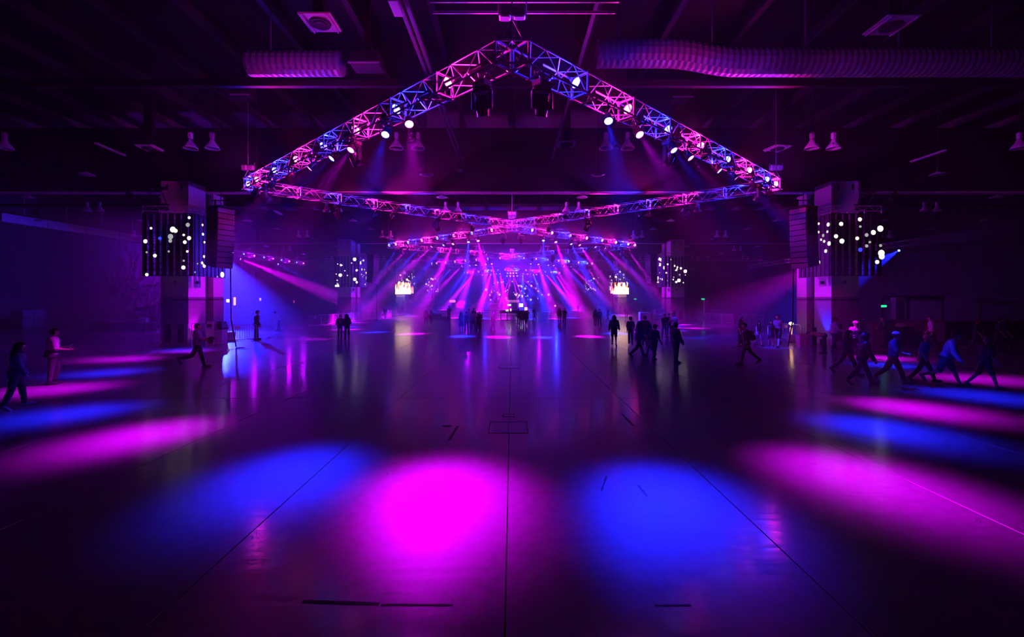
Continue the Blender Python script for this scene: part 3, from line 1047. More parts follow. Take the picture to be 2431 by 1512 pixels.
led_wall(-1, 0, front_dots(LF, -1), side_dots(LS, -1), 'black LED mesh screen with white dots around the first curtain-side column')
led_wall(1, 0, front_dots(RF, 1), side_dots(RS, 1), 'black LED mesh screen with white dots around the first booth-side column')
for k in (1, 2, 3):
    for s in (-1, 1):
        fire = (k == 2)
        led_wall(s, k, rnd_dots(20, XO - XI, 10 * k + s), rnd_dots(14, YS - YP, 20 * k + s + 3),
                 f'LED mesh screen {"showing burning fire picture" if fire else "with white dots"} around the {ORD[k]} {SN[s]} column', fire)

# ------------------------------------------------------------------ line-array loudspeakers hung beside the screens
grille_m = material('speaker_grille', (0.30, 0.30, 0.31), 0.5, 0.3, 0.3, 40)
CAB_ME = MB().bevbox((0, 0, 0), (0.86, 1.0, 0.285), 0.02).mesh('cabinet', MAT['black'])
GR_ME = MB()
for j in range(6):
    GR_ME.box((0.435, -0.41 + 0.165 * j, 0), (0.02, 0.10, 0.22))
GR_ME = GR_ME.box((0.433, 0, 0), (0.008, 0.96, 0.25)).mesh('grille', grille_m)
def line_array(side, k, label):
    dy = 27 * k
    c = Vector((side * 15.75, 24.6 + dy, 7.62))
    t = thing('line_array_speaker', label, 'loudspeaker', c)
    a0 = math.radians(-20 if side < 0 else 200)
    z, x, ang = -0.15, 0.0, 0.0
    for i in range(11):
        M = Matrix.Rotation(a0, 4, 'Z') @ Matrix.Translation((x, 0, z)) @ Matrix.Rotation(ang, 4, 'Y')
        cb = put('cabinet', CAB_ME, t, mat4=M)
        put('grille', GR_ME, cb)
        ang += math.radians(0.9 if i < 7 else 2.0)
        z -= 0.287 * math.cos(ang)
        x -= 0.287 * math.sin(ang) * .5
    fr = MB().box((0, 0, 0.05), (1.05, 0.9, 0.10), Matrix.Rotation(a0, 4, 'Z'))
    fr.tube((-.3, 0, .1), (-.3, 0, .5), 0.05, n=6).tube((.3, 0, .1), (.3, 0, .5), 0.05, n=6)
    fr.tube((0, 0, .1), (0, 0, ZR - .5 - 7.62), 0.02, n=5)
    fr.tube((-.45, 0, .45), (.45, 0, .45), 0.03, n=6)
    fr.build('fly_frame', MAT['blackmetal'], t)
    ca = MB().path([(-side * .25, .45, -3.2), (-side * .25, .5, -6.0), (-side * .1, 1.2, -7.58)], 0.035, 6)
    ca.build('cable', MAT['cable'], t)
    return t
for k in (0, 1):
    for s in (-1, 1):
        line_array(s, k, f'tall black line-array loudspeaker hanging by the {ORD[k]} {SN[s]} screen')

# lattice outriggers with unlit lamps above the near screens
def outrigger(side, label):
    t = thing('lattice_arm', label, 'truss', (side * 20.9, 26.2, 7.95))
    m = MB()
    for z in (0, .3):
        for y in (0, .3):
            m.tube((-side * 1.0, y, z), (side * 1.4, y, z), 0.02, n=6)
    for q in range(6):
        x = -1.0 + 0.4 * q
        m.tube((side * x, 0, 0 if q % 2 else .3), (side * (x + .4), 0, .3 if q % 2 else 0), 0.012, n=5)
        m.tube((side * x, 0.3, 0 if q % 2 else .3), (side * (x + .4), 0.3, .3 if q % 2 else 0), 0.012, n=5)
    m.box((-side * .6, .4, .15), (.3, .22, .36))
    m.build('lattice', MAT['blackmetal'], t)
    h = MB().lathe([(0.07, .3), (.13, .25), (.14, -.2), (.16, -.25), (.13, -.25)], 12, Matrix.Translation((side * 1.15, 0.15, .75)) @ Matrix.Rotation(side * 0.9, 4, 'Y'))
    h.build('spot_can', MAT['black'], t)
    MB().tube((side * 1.15, .15, .3), (side * 1.15, .15, .62), 0.03, n=6).build('stem', MAT['blackmetal'], t)
    for sx in (-.3, -1.0):
        MB().lathe([(0.05, .22), (.1, .2), (.12, -.2), (.1, -.2)], 10, Matrix.Translation((side * sx, -.4, 1.05)) @ Matrix.Rotation(math.pi / 2, 4, 'Y')).tube((side * sx, -.4, .95), (side * sx, 0, .3), .03, n=5).build('spot_can', MAT['black'], t)
    return t
outrigger(-1, 'short black lattice arm with unlit spot cans by the first curtain-side screen')
outrigger(1, 'short black lattice arm with unlit spot cans by the first booth-side screen')

# ------------------------------------------------------------------ roof furniture: high-bay lamps, ducts, diffusers
BELL_ME = MB().lathe([(0.05, 0.40), (0.09, 0.36), (0.14, 0.24), (0.24, 0.10), (0.30, 0.0), (0.31, -0.04), (0.27, -0.03), (0.20, 0.08), (0.05, 0.2)], 16, cap0=False, cap1=True).mesh('reflector', MAT['offwhite'], True)
BAL_ME = MB().bevbox((0, 0, 0.54), (0.16, 0.16, 0.28), 0.02).mesh('ballast', MAT['offwhite'])
SAU_ME = MB().lathe([(0.05, 0.16), (0.10, 0.12), (0.32, 0.03), (0.38, 0.0), (0.36, -0.02), (0.05, 0.05)], 16, cap0=False, cap1=True).mesh('reflector', MAT['offwhite'], True)
ZL = CH + 6.62
def stem_mesh(z0):
    return MB().tube((0, 0, z0), (0, 0, ZR - 0.44 - ZL), 0.014, n=5).mesh('stem', MAT['blackmetal'])
STEM_B, STEM_S = stem_mesh(0.66), stem_mesh(0.12)
def bay_lamp(x, y, bell):
    if bell:
        t = thing('high_bay_lamp', 'unlit bell-shaped high-bay lamp, one of a pair under the roof', 'ceiling lamp', (x, y, ZL), 0, 'paired bell lamps under the roof')
        put('reflector', BELL_ME, t); put('ballast', BAL_ME, t); put('stem', STEM_B, t)
    else:
        t = thing('saucer_lamp', 'unlit shallow saucer lamp on a thin rod under the roof', 'ceiling lamp', (x, y, ZL), 0, 'single saucer lamps under the roof')
        put('reflector', SAU_ME, t); put('stem', STEM_S, t)
XS = [-41, -32.2, -23, -13.8, -4.65, 4.65, 13.8, 23, 32.2, 41]
for y in (20.2, 35.0, 50.0, 65.0, 80.0):
    for x in XS:
        if abs(x) < 1.2 * y:
            bay_lamp(x - .48, y, True); bay_lamp(x + .48, y, True)
for y in (24.6, 30.2, 39.5, 44.5, 52.5, 59.5, 70.0, 75.0):
    for x in XS:
        if abs(x) < 1.2 * y:
            bay_lamp(x, y, False)

def duct(x0, x1, y, z, r, label, bends=None):
    t = thing('air_duct', label, 'duct', (0, y, z))
    prof = []
    m = MB()
    n = int((x1 - x0) / 0.11)
    vs, fs = [], []
    S = 14
    for i in range(n + 1):
        x = x0 + (x1 - x0) * i / n
        rr = r * (1.0 if i % 2 else 0.95)
        zo = bends(x) if bends else 0
        for k in range(S):
            a = 2 * math.pi * k / S
            vs.append((x, rr * math.cos(a), zo + rr * math.sin(a)))
        if i:
            for k in range(S):
                a, b = (i - 1) * S + k, (i - 1) * S + (k + 1) % S
                fs.append((a, b, b + S, a + S))
    fs += [tuple(range(S)), tuple(range(n * S + S - 1, n * S - 1, -1))]
    m.add(vs, fs)
    m.build('duct_pipe', MAT['duct'], t)
    x = x0 + .8
    while x < x1:
        zo = bends(x) if bends else 0
        MB().box((x, 0, (ZR - .2 - z) / 2 + zo / 2 + r / 2), (0.05, 0.03, ZR - .2 - z - zo - r)).build('hanger_strap', MAT['steel'], t)
        x += 3.4
    return t
duct(3.1, 26, 16.6, CH + 8.55, 0.5, 'long corrugated air duct with a bend under the roof', lambda x: 0.0 if x > 8.3 else (0.32 if x < 5.6 else 0.16 - 0.16 * math.cos(math.pi * (8.3 - x) / 2.7)))
duct(-9.6, -6.2, 16.6, CH + 8.5, 0.45, 'short corrugated air duct stub under the roof')
def box_duct(px, py, Y, w, h, d, label):
    t = thing('duct_box', label, 'duct', P(px, py, Y))
    MB().bevbox((0, 0, h / 2), (w, d, h), 0.03).build('casing', MAT['girder'], t)
    MB().box((0, -d / 2 - .02, 0.02), (w + .06, .05, .05)).build('bottom_flange', MAT['steel'], t)
    MB().box((0, 0, (h + (ZR - P(px, py, Y).z)) / 2), (.2, .2, ZR - P(px, py, Y).z - h)).build('hanger', MAT['girder'], t)
box_duct(872, 163, 16.4, 1.05, 0.5, .8, 'dark sheet-metal plenum box between the duct stub and the strut channel')
box_duct(1615, 239, 21.0, 0.9, 0.5, .7, 'dark sheet-metal plenum box beyond the bent duct')
box_duct(580, 234, 20.5, 0.8, 0.5, .7, 'dark sheet-metal plenum box below the duct stub')

DISH_ME = MB().lathe([(0.34, 0.0), (0.32, -0.05), (0.20, -0.02), (0.18, -0.06), (0.06, -0.03)], 18).mesh('dish', MAT['darkwall'])
def diffuser(px, py, h, rot, label, size=1.05):
    Y = h * F / (HY - py)
    t = thing('air_diffuser', label, 'vent', P(px, py, Y), rot)
    MB().bevbox((0, 0, 0.03), (size, size, 0.06), 0.02).box((size * .38, 0, -.02), (.03, size, .05)).box((-size * .38, 0, -.02), (.03, size, .05)).build('plate', MAT['white'], t)
    put('dish', DISH_ME, t)
    z = P(px, py, Y).z
    MB().box((0, 0, (ZR - .47 - z) / 2 + .03), (.35, .35, ZR - .47 - z - .06)).build('duct_drop', MAT['girder'], t)
diffuser(760, 55, 8.9, 0, 'square white air diffuser above the duct stub')
diffuser(2115, 62, 8.9, 0, 'square white air diffuser above the long bent duct', 1.1)
diffuser(1345, 343, 7.8, 0, 'square white air diffuser beyond the hoist of the near truss', .9)
diffuser(1845, 353, 7.8, 0.2, 'square white air diffuser tilted beyond the booth-side truss arm', .95)
diffuser(355, 352, 7.8, 0.1, 'dim square air diffuser above the curtain-side aisle', .95)

def strip_lamp(px, py, h, L, rot, label, w=.16):
    Y = h * F / (HY - py)
    p = P(px, py, Y)
    t = thing('strip_lamp', label, 'ceiling lamp', p, rot)
    MB().bevbox((0, 0, 0), (w, L, 0.09), 0.015).build('body', MAT['white'], t)
    for s in (-1, 1):
        MB().tube((0, s * L * .4, .04), (0, s * L * .4, ZR - .47 - p.z), .01, n=5).build('rod', MAT['blackmetal'], t)
strip_lamp(263, 355, 7.4, 1.9, 0.1, 'unlit white strip lamp above the curtain-side aisle')
strip_lamp(2202, 371, 7.4, 2.0, 0.0, 'unlit white strip lamp above the booth-side aisle')
strip_lamp(940, 18, 8.3, 0.75, 0, 'boxy white junction housing on the strut channel', .28)
strip_lamp(1092, 405, 6.9, .45, 0, 'small white junction housing at the far end of the strut channel', .3)
strip_lamp(1480, 622, 7.0, 2.6, -.35, 'unlit strip lamp near the second booth-side column', .3)
strip_lamp(660, 505, 7.2, 1.6, .2, 'unlit strip lamp behind the near truss arm', .3)

hs = thing('hanging_loudspeaker', 'ribbed pale loudspeaker hanging on wires under the middle of the roof', 'loudspeaker', P(1215, 296, 22.5))
for q in range(4):
    MB().bevbox((-0.135 + 0.09 * q, 0, 0.28), (0.085, 0.22, 0.58), 0.02).build('rib', MAT['counter'], hs)
MB().tube((0, 0, .56), (0, 0, ZR - hs.location.z), .012, n=5).tube((.1, 0, .56), (.1, 0, ZR - hs.location.z), .012, n=5).build('wire', MAT['blackmetal'], hs)

# lattice beam that carries the near hoist
lb = thing('lattice_beam', 'purple-lit lattice beam carrying the near chain hoist', 'truss', (0.25, 10.2, 9.45))
m = MB()
for z in (0.03, 0.55):
    m.tube((-2.1, 0, z), (2.15, 0, z), 0.035, n=6)
    m.tube((-2.1, .4, z), (2.15, .4, z), 0.035, n=6)
m.build('chord', MAT['alu'], lb)
for q in range(11):
    x = -2.05 + 0.415 * q
    MB().tube((x, 0, .03), (x, 0, .55), 0.02, n=6).tube((x, 0, .03), (x + .4 if q < 10 else x, .4, .55), .012, n=5).build('post', MAT['alu'], lb)
MB().box((0, .2, (ZR - .45 - 9.45 + .58) / 2), (.06, .06, ZR - .45 - 9.45 - .58)).build('hanger', MAT['steel'], lb)
# ------------------------------------------------------------------ crowd barriers
BW, BH = 2.15, 1.08
def barrier_parts():
    f = MB()
    r = .12
    pts = [(-BW / 2, 0, .16), (-BW / 2, 0, BH - r)]
    for k in range(1, 5):
        a = math.pi - k * math.pi / 8
        pts.append((-BW / 2 + r + r * math.cos(a), 0, BH - r + r * math.sin(a)))
    pts += [(-p[0], 0, p[2]) for p in reversed(pts)]
    f.path(pts + [pts[0]], 0.021, 6)
    fm = f.mesh('frame', MAT['zinc'])
    b = MB()
    for k in range(1, 16):
        x = -BW / 2 + BW * k / 16
        b.tube((x, 0, .16), (x, 0, BH), 0.009, n=4, caps=False)
    bm = b.mesh('bars', MAT['zinc'])
    ft = MB().path([(0, 0, .18), (0, -.12, .03), (0, -.3, .02)], .018, 5).path([(0, 0, .18), (0, .12, .03), (0, .3, .02)], .018, 5).mesh('foot', MAT['zinc'])
    return fm, bm, ft
BF, BB, BFT = barrier_parts()
SIGN_ME = MB().box((0, -.03, BH - .17), (.32, .01, .18)).mesh('sign_plate', MAT['white'])
BUMP_ME = MB().tube((0, 0, .45), (0, 0, .52), .03, n=6).mesh('hook', MAT['zinc'])
def barrier(x, y, rot, label, group, sign=False):
    t = thing('crowd_barrier', label, 'barrier', (x, y, 0), rot, group)
    put('frame', BF, t)
    b = put('bars', BB, t); b['kind'] = 'stuff'
    for s in (-.8, .8):
        put('foot', BFT, t, (s, 0, 0))
    if sign:
        put('sign_plate', SIGN_ME, t)
    return t
def barrier_run(A, B, label, group, signs=2, mind=0):
    A, B = Vector(A), Vector(B)
    n = max(1, round((B - A).length / (BW + .08)))
    a = math.atan2((B - A).y, (B - A).x)
    for i in range(n):
        c = A + (B - A) * (i + .5) / n
        sg = (i % signs == 0) if signs else False
        barrier(c.x, c.y, a, label + (', white plate on top' if sg else ''), group, sg)
barrier_run((-18.9, 42.2, 0), (-16.4, 62.0, 0), 'steel barrier in the row past the second curtain-side column', 'row past the second curtain-side column', 2)
barrier_run((-23.6, 41.9, 0), (-19.4, 41.8, 0), 'steel crowd barrier across the flooded blue corner', 'barriers across the blue corner', 2)
barrier_run((21.2, 59.5, 0), (22.5, 46.2, 0), 'steel barrier in the booth-side barrier row', 'booth-side barrier row', 3)
barrier_run((22.6, 46.0, 0), (24.7, 44.0, 0), 'steel crowd barrier at the near bend of the booth-side row', 'booth-side bend', 0)
barrier(-17.45, 28.9, 0.45, 'steel crowd barrier with white plate standing by the first curtain-side column', None, True)
barrier(18.05, 30.0, -1.25, 'steel crowd barrier with white plate by the glowing beacon lamp', None, True)
barrier(16.6, 50.9, -0.1, 'pale-lit steel crowd barrier beside the second booth-side column', None, True)
barrier_run((12.6, 83.5, 0), (21.5, 83.5, 0), 'steel crowd barrier closing the floor by the third booth-side screen', 'far cross row', 0)

# ------------------------------------------------------------------ bins, crates and small things at the near columns
def bin_(x, y, rot, body, lid, label):
    t = thing('litter_bin', label, 'bin', (x, y, 0), rot)
    MB().add(*taper_box(.46, .46, .54, .54, 0.0, .88)).build('body', body, t)
    MB().bevbox((0, 0, .92), (.6, .6, .1), .02).build('rim', lid, t)
    m = MB().add(*taper_box(.58, .58, .40, .40, .97, 1.36))
    m.build('hood', lid, t)
    MB().box((0, -.27, 1.12), (.3, .06, .2)).build('flap', MAT['darkwall'], t)
    return t
def taper_box(w0, d0, w1, d1, z0, z1):
    vs = [(-w0 / 2, -d0 / 2, z0), (w0 / 2, -d0 / 2, z0), (w0 / 2, d0 / 2, z0), (-w0 / 2, d0 / 2, z0),
          (-w1 / 2, -d1 / 2, z1), (w1 / 2, -d1 / 2, z1), (w1 / 2, d1 / 2, z1), (-w1 / 2, d1 / 2, z1)]
    return vs, [(0, 3, 2, 1), (4, 5, 6, 7), (0, 1, 5, 4), (1, 2, 6, 5), (2, 3, 7, 6), (3, 0, 4, 7)]
p = G(497, 818)
bin_(p.x, p.y + .3, -.1, MAT['white'], MAT['offwhite'], 'white hooded litter bin beside the first curtain-side column')
p = G(514.5, 817)
bin_(p.x + .02, p.y + .35, -.1, MAT['white'], MAT['black'], 'litter bin with a black hood next to the white hooded one')
crate = thing('plastic_crate', 'pale plastic crate standing before the barrier by the first curtain-side column', 'crate', (G(546, 806).x, G(546, 806).y, 0), .2)
MB().add(*taper_box(.5, .4, .58, .46, 0, .46)).build('tub', MAT['white'], crate)
MB().bevbox((0, 0, .49), (.62, .5, .06), .015).build('rim', MAT['offwhite'], crate)
fr = thing('metal_frame', 'bright bent steel frame leaning at the first curtain-side column', 'frame', (G(455, 822).x, G(455, 822).y, 0))
MB().path([(0, 0, 0), (0, 0, 1.25), (.06, .05, 1.32), (.7, .1, 1.32), (.76, .1, 1.25), (.76, .1, 0)], .022, 6).build('hoop', MAT['alu'], fr)
MB().tube((0, 0, .5), (.76, .1, .5), .015, n=5).build('cross_bar', MAT['alu'], fr)

# magenta / blue uplighters at the columns
def uplight(pos, tgt, c, watts, label):
    t = thing('floor_uplight', label, 'stage light', pos)
    M = aim_matrix(Vector((0, 0, .22)), Vector(tgt) - Vector(pos))
    h = put('housing', PAR_ME, t, mat4=M)
    put('lens', LENS[c], h)
    MB().box((0, 0, .015), (.3, .3, .03)).tube((0, 0, .03), (0, 0, .12), .03, n=6).build('stand', MAT['blackmetal'], t)
    u = (Vector(tgt) - Vector(pos) - Vector((0, 0, .22))).normalized()
    add_light('lamp_light', spot_data(c, watts, 60, .8, .05), t, Vector((0, 0, .22)) + u * .16, Vector(tgt) - Vector(pos))
uplight((-18.62, 26.95, 0), (-19.0, 27.15, 2.6), 'M', 420, 'magenta uplighter on the floor at the first curtain-side column')
uplight((18.35, 26.95, 0), (18.75, 27.2, 2.6), 'B', 800, 'blue uplighter on the floor at the first booth-side column')

bc = thing('beacon_lamp', 'glowing beacon lamp on a white pedestal before the booth-side barrier', 'lamp', (G(1878, 811).x, G(1878, 811).y, 0))
MB().bevbox((0, 0, .24), (.34, .3, .48), .02).build('pedestal', MAT['white'], bc)
MB().tube((0, 0, .48), (0, 0, .9), .06, .075, n=10).build('glowing_stem', glow('amber_stem', (1, .35, .3), 1.6), bc)
MB().lathe([(.04, .9), (.07, .95), (.05, 1.0), (.03, 1.06)], 10).build('neck', MAT['steel'], bc)
MB().ell((0, 0, 1.16), (.13, .13, .10), 12, 8).build('globe', glow('amber_globe', (1, .55, .18), 9), bc, True)
bx = thing('white_pail', 'bright white pail at the foot of the first booth-side column', 'pail', (G(1902, 824).x, G(1902, 824).y, 0))
MB().add(*taper_box(.36, .34, .42, .4, 0, .62)).build('body', MAT['white'], bx)
MB().bevbox((0, 0, .65), (.44, .42, .06), .015).build('lid', MAT['offwhite'], bx)
bl = thing('black_case', 'upright narrow black case at the first booth-side column', 'case', (G(1930, 823).x, G(1930, 823).y, 0))
MB().bevbox((0, 0, .55), (.26, .3, 1.1), .02).build('body', MAT['black'], bl)
MB().path([(-.08, 0, 1.1), (-.08, 0, 1.16), (.08, 0, 1.16), (.08, 0, 1.1)], .012, 5).build('handle', MAT['steel'], bl)

# ------------------------------------------------------------------ concession booth (booth side)
cnt = thing('concession_counter', 'long grey concession counter behind the walking group', 'counter', (24.6, 29.2, 0))
MB().bevbox((0, 0, .66), (5.6, .9, 1.32), .02).build('front', MAT['counter'], cnt)
MB().bevbox((0, 0, 1.36), (5.75, 1.05, .07), .015).build('counter_top', MAT['counter'], cnt)
for q in range(4):
    MB().box((-2.1 + 1.4 * q, -.46, .62), (1.25, .03, 1.0)).build('panel', MAT['counter'], cnt)
bo = thing('pay_booth', 'low square grey booth with a green lit sign on a post', 'booth', (21.9, 27.4, 0))
MB().bevbox((0, 0, .68), (.85, .6, 1.36), .02).build('body', MAT['counter'], bo)
MB().tube((.35, 0, 1.36), (.35, 0, 2.2), .04, n=6).build('post', MAT['counter'], bo)
MB().bevbox((.5, 0, 2.3), (.32, .08, .14), .02).build('green_sign', glow('green_exit_glow', (.02, .9, .35), 1.1), bo)
for i, (px, lit) in enumerate(((2137, 'pale'), (2158, 'dim'))):
    q = P(px, 800, 27.6)
    t = thing('recycling_tube', f'slim dark bin with a {lit} round top before the concession counter', 'bin', (q.x, 27.6, 0))
    MB().lathe([(.24, 0), (.26, .04), (.22, .5), (.22, 1.05)], 14).build('body', MAT['darkwall'], t)
    MB().lathe([(.25, 1.05), (.27, 1.12), (.2, 1.24), (.05, 1.28)], 14).build('top', MAT['white'] if i == 0 else MAT['counter'], t)
kp = thing('kiosk_pillar', 'white capped pillar of the concession stand', 'pillar', (38.6, 45.5, 0))
MB().bevbox((0, 0, 1.2), (.85, .6, 2.4), .02).build('shaft', MAT['counter'], kp)
MB().bevbox((0, 0, 2.6), (.95, .7, .4), .03).build('cap', MAT['white'], kp)
kp = thing('kiosk_post', 'slim blue-lit post of the concession stand', 'pillar', (39.8, 45.9, 0))
MB().bevbox((0, 0, 1.2), (.35, .35, 2.4), .02).build('shaft', MAT['white'], kp)
MB().bevbox((0, 0, 2.45), (.45, .45, .1), .02).build('cap', MAT['counter'], kp)
ks = thing('kiosk_fascia', 'dark fascia beam of the concession stand', 'beam', (41.2, 46.9, 0))
MB().bevbox((0, 0, 2.75), (6.4, .5, .45), .02).build('beam', MAT['wallband'], ks)
for sx in (-3.1, 3.1):
    MB().box((sx, 0, 1.26), (.2, .3, 2.52)).build('leg', MAT['wallband'], ks)
dr = thing('draped_rail', 'low black draped rail beyond the concession counter', 'rail', (32.0, 30.5, 0))
vs, fs = [], []
for i in range(61):
    x = -4.0 + 8 * i / 60
    y = .07 * math.sin(i * 1.3)
    vs += [(x, y, 0.0), (x, y * .5, 1.22)]
    if i:
        fs.append((2 * i - 2, 2 * i, 2 * i + 1, 2 * i - 1))
MB().add(vs, fs).build('drape', MAT['drape'], dr)
MB().tube((-4, 0, 1.23), (4, 0, 1.23), .025, n=6).build('top_rail', MAT['steel'], dr)

def green_sign(px, py, Y, label, post):
    q = P(px, py, Y)
    t = thing('exit_sign', label, 'sign', (q.x, Y, 0))
    MB().tube((0, 0, 0), (0, 0, q.z - .1), .05, n=6).build('post', MAT['counter'], t)
    MB().bevbox((0, 0, q.z), (.5, .1, .24), .02).build('face', glow('green_sign_' + str(px), (.02, .9, .3), .9), t)
    if post:
        MB().bevbox((.45, .1, q.z / 2), (.5, .3, q.z), .03).build('door_jamb', MAT['white'], t)
green_sign(1508, 710, 84.8, 'small green lit sign on a post past the fire screen', False)
green_sign(1669, 710, 70, 'small green lit sign beside a pale door jamb past the booth-side barriers', True)

# ------------------------------------------------------------------ merchandise corner (curtain side)
def draped_table(px, py, w, label):
    g = G(px, py)
    t = thing('draped_table', label, 'table', (g.x, g.y, 0))
    MB().bevbox((0, 0, .735), (w, .75, .04), .01).build('table_top', MAT['counter'], t)
    m = MB()
    vs, fs = [], []
    n = int(w / .12)
    for i in range(n + 1):
        x = -w / 2 + w * i / n
        y = -.38 - .025 * math.sin(i * 1.7)
        vs += [(x, y, 0.01), (x, -.37, .72)]
        if i: fs.append((2 * i - 2, 2 * i, 2 * i + 1, 2 * i - 1))
    m.add(vs, fs)
    m.build('skirt', MAT['drape'], t)
    for a in (-1, 1):
        for b in (-1, 1):
            MB().tube((a * (w / 2 - .1), b * .3, 0), (a * (w / 2 - .1), b * .3, .72), .02, n=6).build('leg', MAT['steel'], t)
draped_table(300, 785, 2.4, 'black-skirted table under the pale merchandise sign')
draped_table(357, 786, 1.6, 'black-skirted table with a pale box, against the first curtain-side column')
draped_table(243, 784, 1.7, 'black-skirted table beside the stanchion posts')
sg = thing('sign_stand', 'black stand holding a pale mottled banner board over the skirted table', 'sign', (G(322, 783).x, 40.2, 0))
MB().box((0, 0, 1.55), (1.5, .06, .75)).build('board', MAT['black'], sg)
MB().box((-.05, -.04, 1.45), (1.15, .02, .3)).build('banner', material('mottled_banner', (.45, .44, .46), .7, 0, .6, 9), sg)
for s in (-.6, .6):
    MB().tube((s, 0, 0), (s, 0, 1.2), .03, n=6).build('leg', MAT['blackmetal'], sg)
pb = thing('cash_box', 'pale box on the skirted table by the first curtain-side column', 'box', (G(342, 786).x, G(342, 786).y, .755))
MB().bevbox((0, 0, .16), (.5, .35, .32), .02).build('body', MAT['white'], pb)
MB().bevbox((0, 0, .34), (.52, .37, .04), .01).build('lid', MAT['counter'], pb)
bk = thing('backdrop_panel', 'tall black backdrop panel behind the pale-box table', 'panel', (G(366, 778).x, 42.2, 0))
MB().bevbox((0, 0, 1.05), (2.0, .08, 2.1), .02).build('panel', MAT['drape'], bk)
MB().box((0, -.02, .04), (2.1, .5, .08)).build('foot', MAT['blackmetal'], bk)
cr = thing('tall_crate', 'pale two-tier shipping crate standing against the curtain-side wall', 'crate', (-44.6, 42.0, 0), math.pi / 2)
for z, h in ((.45, .9), (1.30, .72)):
    c = MB().bevbox((0, 0, z), (2.1, 1.0, h), .02).build('tier', MAT['counter'], cr)
    for sx in (-.9, 0, .9):
        MB().box((sx, -.51, z), (.12, .03, h)).build('batten', MAT['counter'], c)
for i, (px, py) in enumerate(((160, 783), (228, 783), (293, 783))):
    g = G(px, py)
    t = thing('stanchion_post', ('slim queue post nearest the shipping crate', 'slim queue post between two others by the skirted tables', 'slim queue post before the merchandise sign')[i], 'stanchion', (g.x, g.y, 0))
    MB().lathe([(.17, 0), (.17, .02), (.04, .05), (.032, .06), (.032, .9), (.045, .92), (.045, 1.0), (.03, 1.03)], 12).build('post', MAT['steel'], t)
    MB().ell((0, 0, 1.06), (.05, .05, .04), 8, 6).build('knob', MAT['white'], t)

# duct along the curtain-side wall, lit strip
wd = thing('wall_duct', 'pale sheet-metal duct running high along the curtain-side wall', 'duct', (-45.4, 52, 9.9))
for q in range(6):
    MB().bevbox((0, -10 + 4 * q, 0), (1.0, 3.96, .8), .04).build('duct_length', MAT['duct'], wd)
for q in range(6):
    MB().box((.35, -10 + 4 * q, .9), (.04, .06, 3.0)).build('hanger', MAT['steel'], wd)
# small lit lamps on the far left: blurred bulbs
def bulb(px, py, Y, col, s, shape, label):
    q = P(px, py, Y)
    t = thing('marker_lamp', label, 'lamp', (q.x, Y, 0))
    MB().tube((0, .06, 0), (0, .06, q.z), .03, n=6).build('pole', MAT['counter'], t)
    MB().bevbox((0, 0, q.z), shape, .03).build('lamp_face', glow('marker_' + str(px), col, s), t)
bulb(541, 714, 46, (1, .55, .5), 5, (.3, .1, .3), 'round white marker lamp on a pole behind the first curtain-side column')
bulb(557, 715, 46, (1, .3, .7), 3, (.22, .1, .8), 'upright pink marker lamp on a pole behind the first curtain-side column')
bulb(618, 711, 52, (.8, .3, 1), 2, (.2, .1, .35), 'violet marker lamp on a pole in the blue corner')
bulb(698, 716, 52, (1, .05, .1), .8, (.12, .1, .3), 'small red marker lamp on a pole above the barriers')
bulb(1074, 715, 76, (1, .12, .45), 3, (1.0, .12, .4), 'glowing pink lettering panel on a pole near the far smoke')
bulb(1318, 726, 86, (1, .35, .15), 4, (.3, .1, .3), 'round amber marker lamp on a pole right of the smoke')
# pipe rail with uprights behind the curtain-side barriers
pr = thing('pipe_rail', 'thin pipe rail on uprights behind the curtain-side barriers', 'rail', (-22.5, 51.0, 0))
MB().tube((-6, 0, 2.45), (3.8, 5.5, 2.45), .03, n=6).tube((-6, 0, 1.3), (3.8, 5.5, 1.3), .025, n=6).build('rail', MAT['steel'], pr)
for q in range(5):
    u = q / 4
    MB().tube((-6 + 9.8 * u, 5.5 * u, 0), (-6 + 9.8 * u, 5.5 * u, 2.5), .03, n=6).build('upright', MAT['steel'], pr)

# ------------------------------------------------------------------ mixing position in the middle of the floor
def mesh_panel(x, y, w, h, rot, label):
    t = thing('mesh_fence_panel', label, 'fence', (x, y, 0), rot, 'fence panels round the mixing position')
    m = MB()
    for s in (-1, 1):
        m.tube((s * w / 2, 0, 0), (s * w / 2, 0, h), .025, n=6)
    for z in (.08, h * .5, h - .02):
        m.tube((-w / 2, 0, z), (w / 2, 0, z), .02, n=6)
    m.build('frame', MAT['blackmetal'], t)
    b = MB()
    for k in range(1, 12):
        b.tube((-w / 2 + w * k / 12, 0, .08), (-w / 2 + w * k / 12, 0, h), .008, n=4, caps=False)
    o = b.build('bars', MAT['blackmetal'], t); o['kind'] = 'stuff'
    for s in (-1, 1):
        MB().box((s * w * .4, 0, .02), (.06, .6, .04)).build('foot', MAT['blackmetal'], t)
for q in range(3):
    mesh_panel(-2.85 + 1.5 * q, 54.2, 1.45, 1.25, 0, 'dark mesh fence panel facing the entrance at the mixing position')
mesh_panel(4.15, 54.6, 1.1, 1.2, 0, 'lone dark mesh fence panel by the smoke, away from the other panels')
de = thing('mixing_desk', 'long mixing desk behind the mesh fence', 'desk', (0.3, 57.5, 0))
MB().bevbox((0, 0, .9), (3.8, .9, .14), .02, Matrix.Rotation(0, 4, 'X')).build('console', MAT['black'], de)
for s in (-1.7, 1.7):
    MB().box((s, 0, .41), (.1, .8, .82)).build('leg', MAT['blackmetal'], de)
MB().box((0, .3, 1.05), (3.6, .12, .2)).build('meter_bridge', MAT['blackmetal'], de)
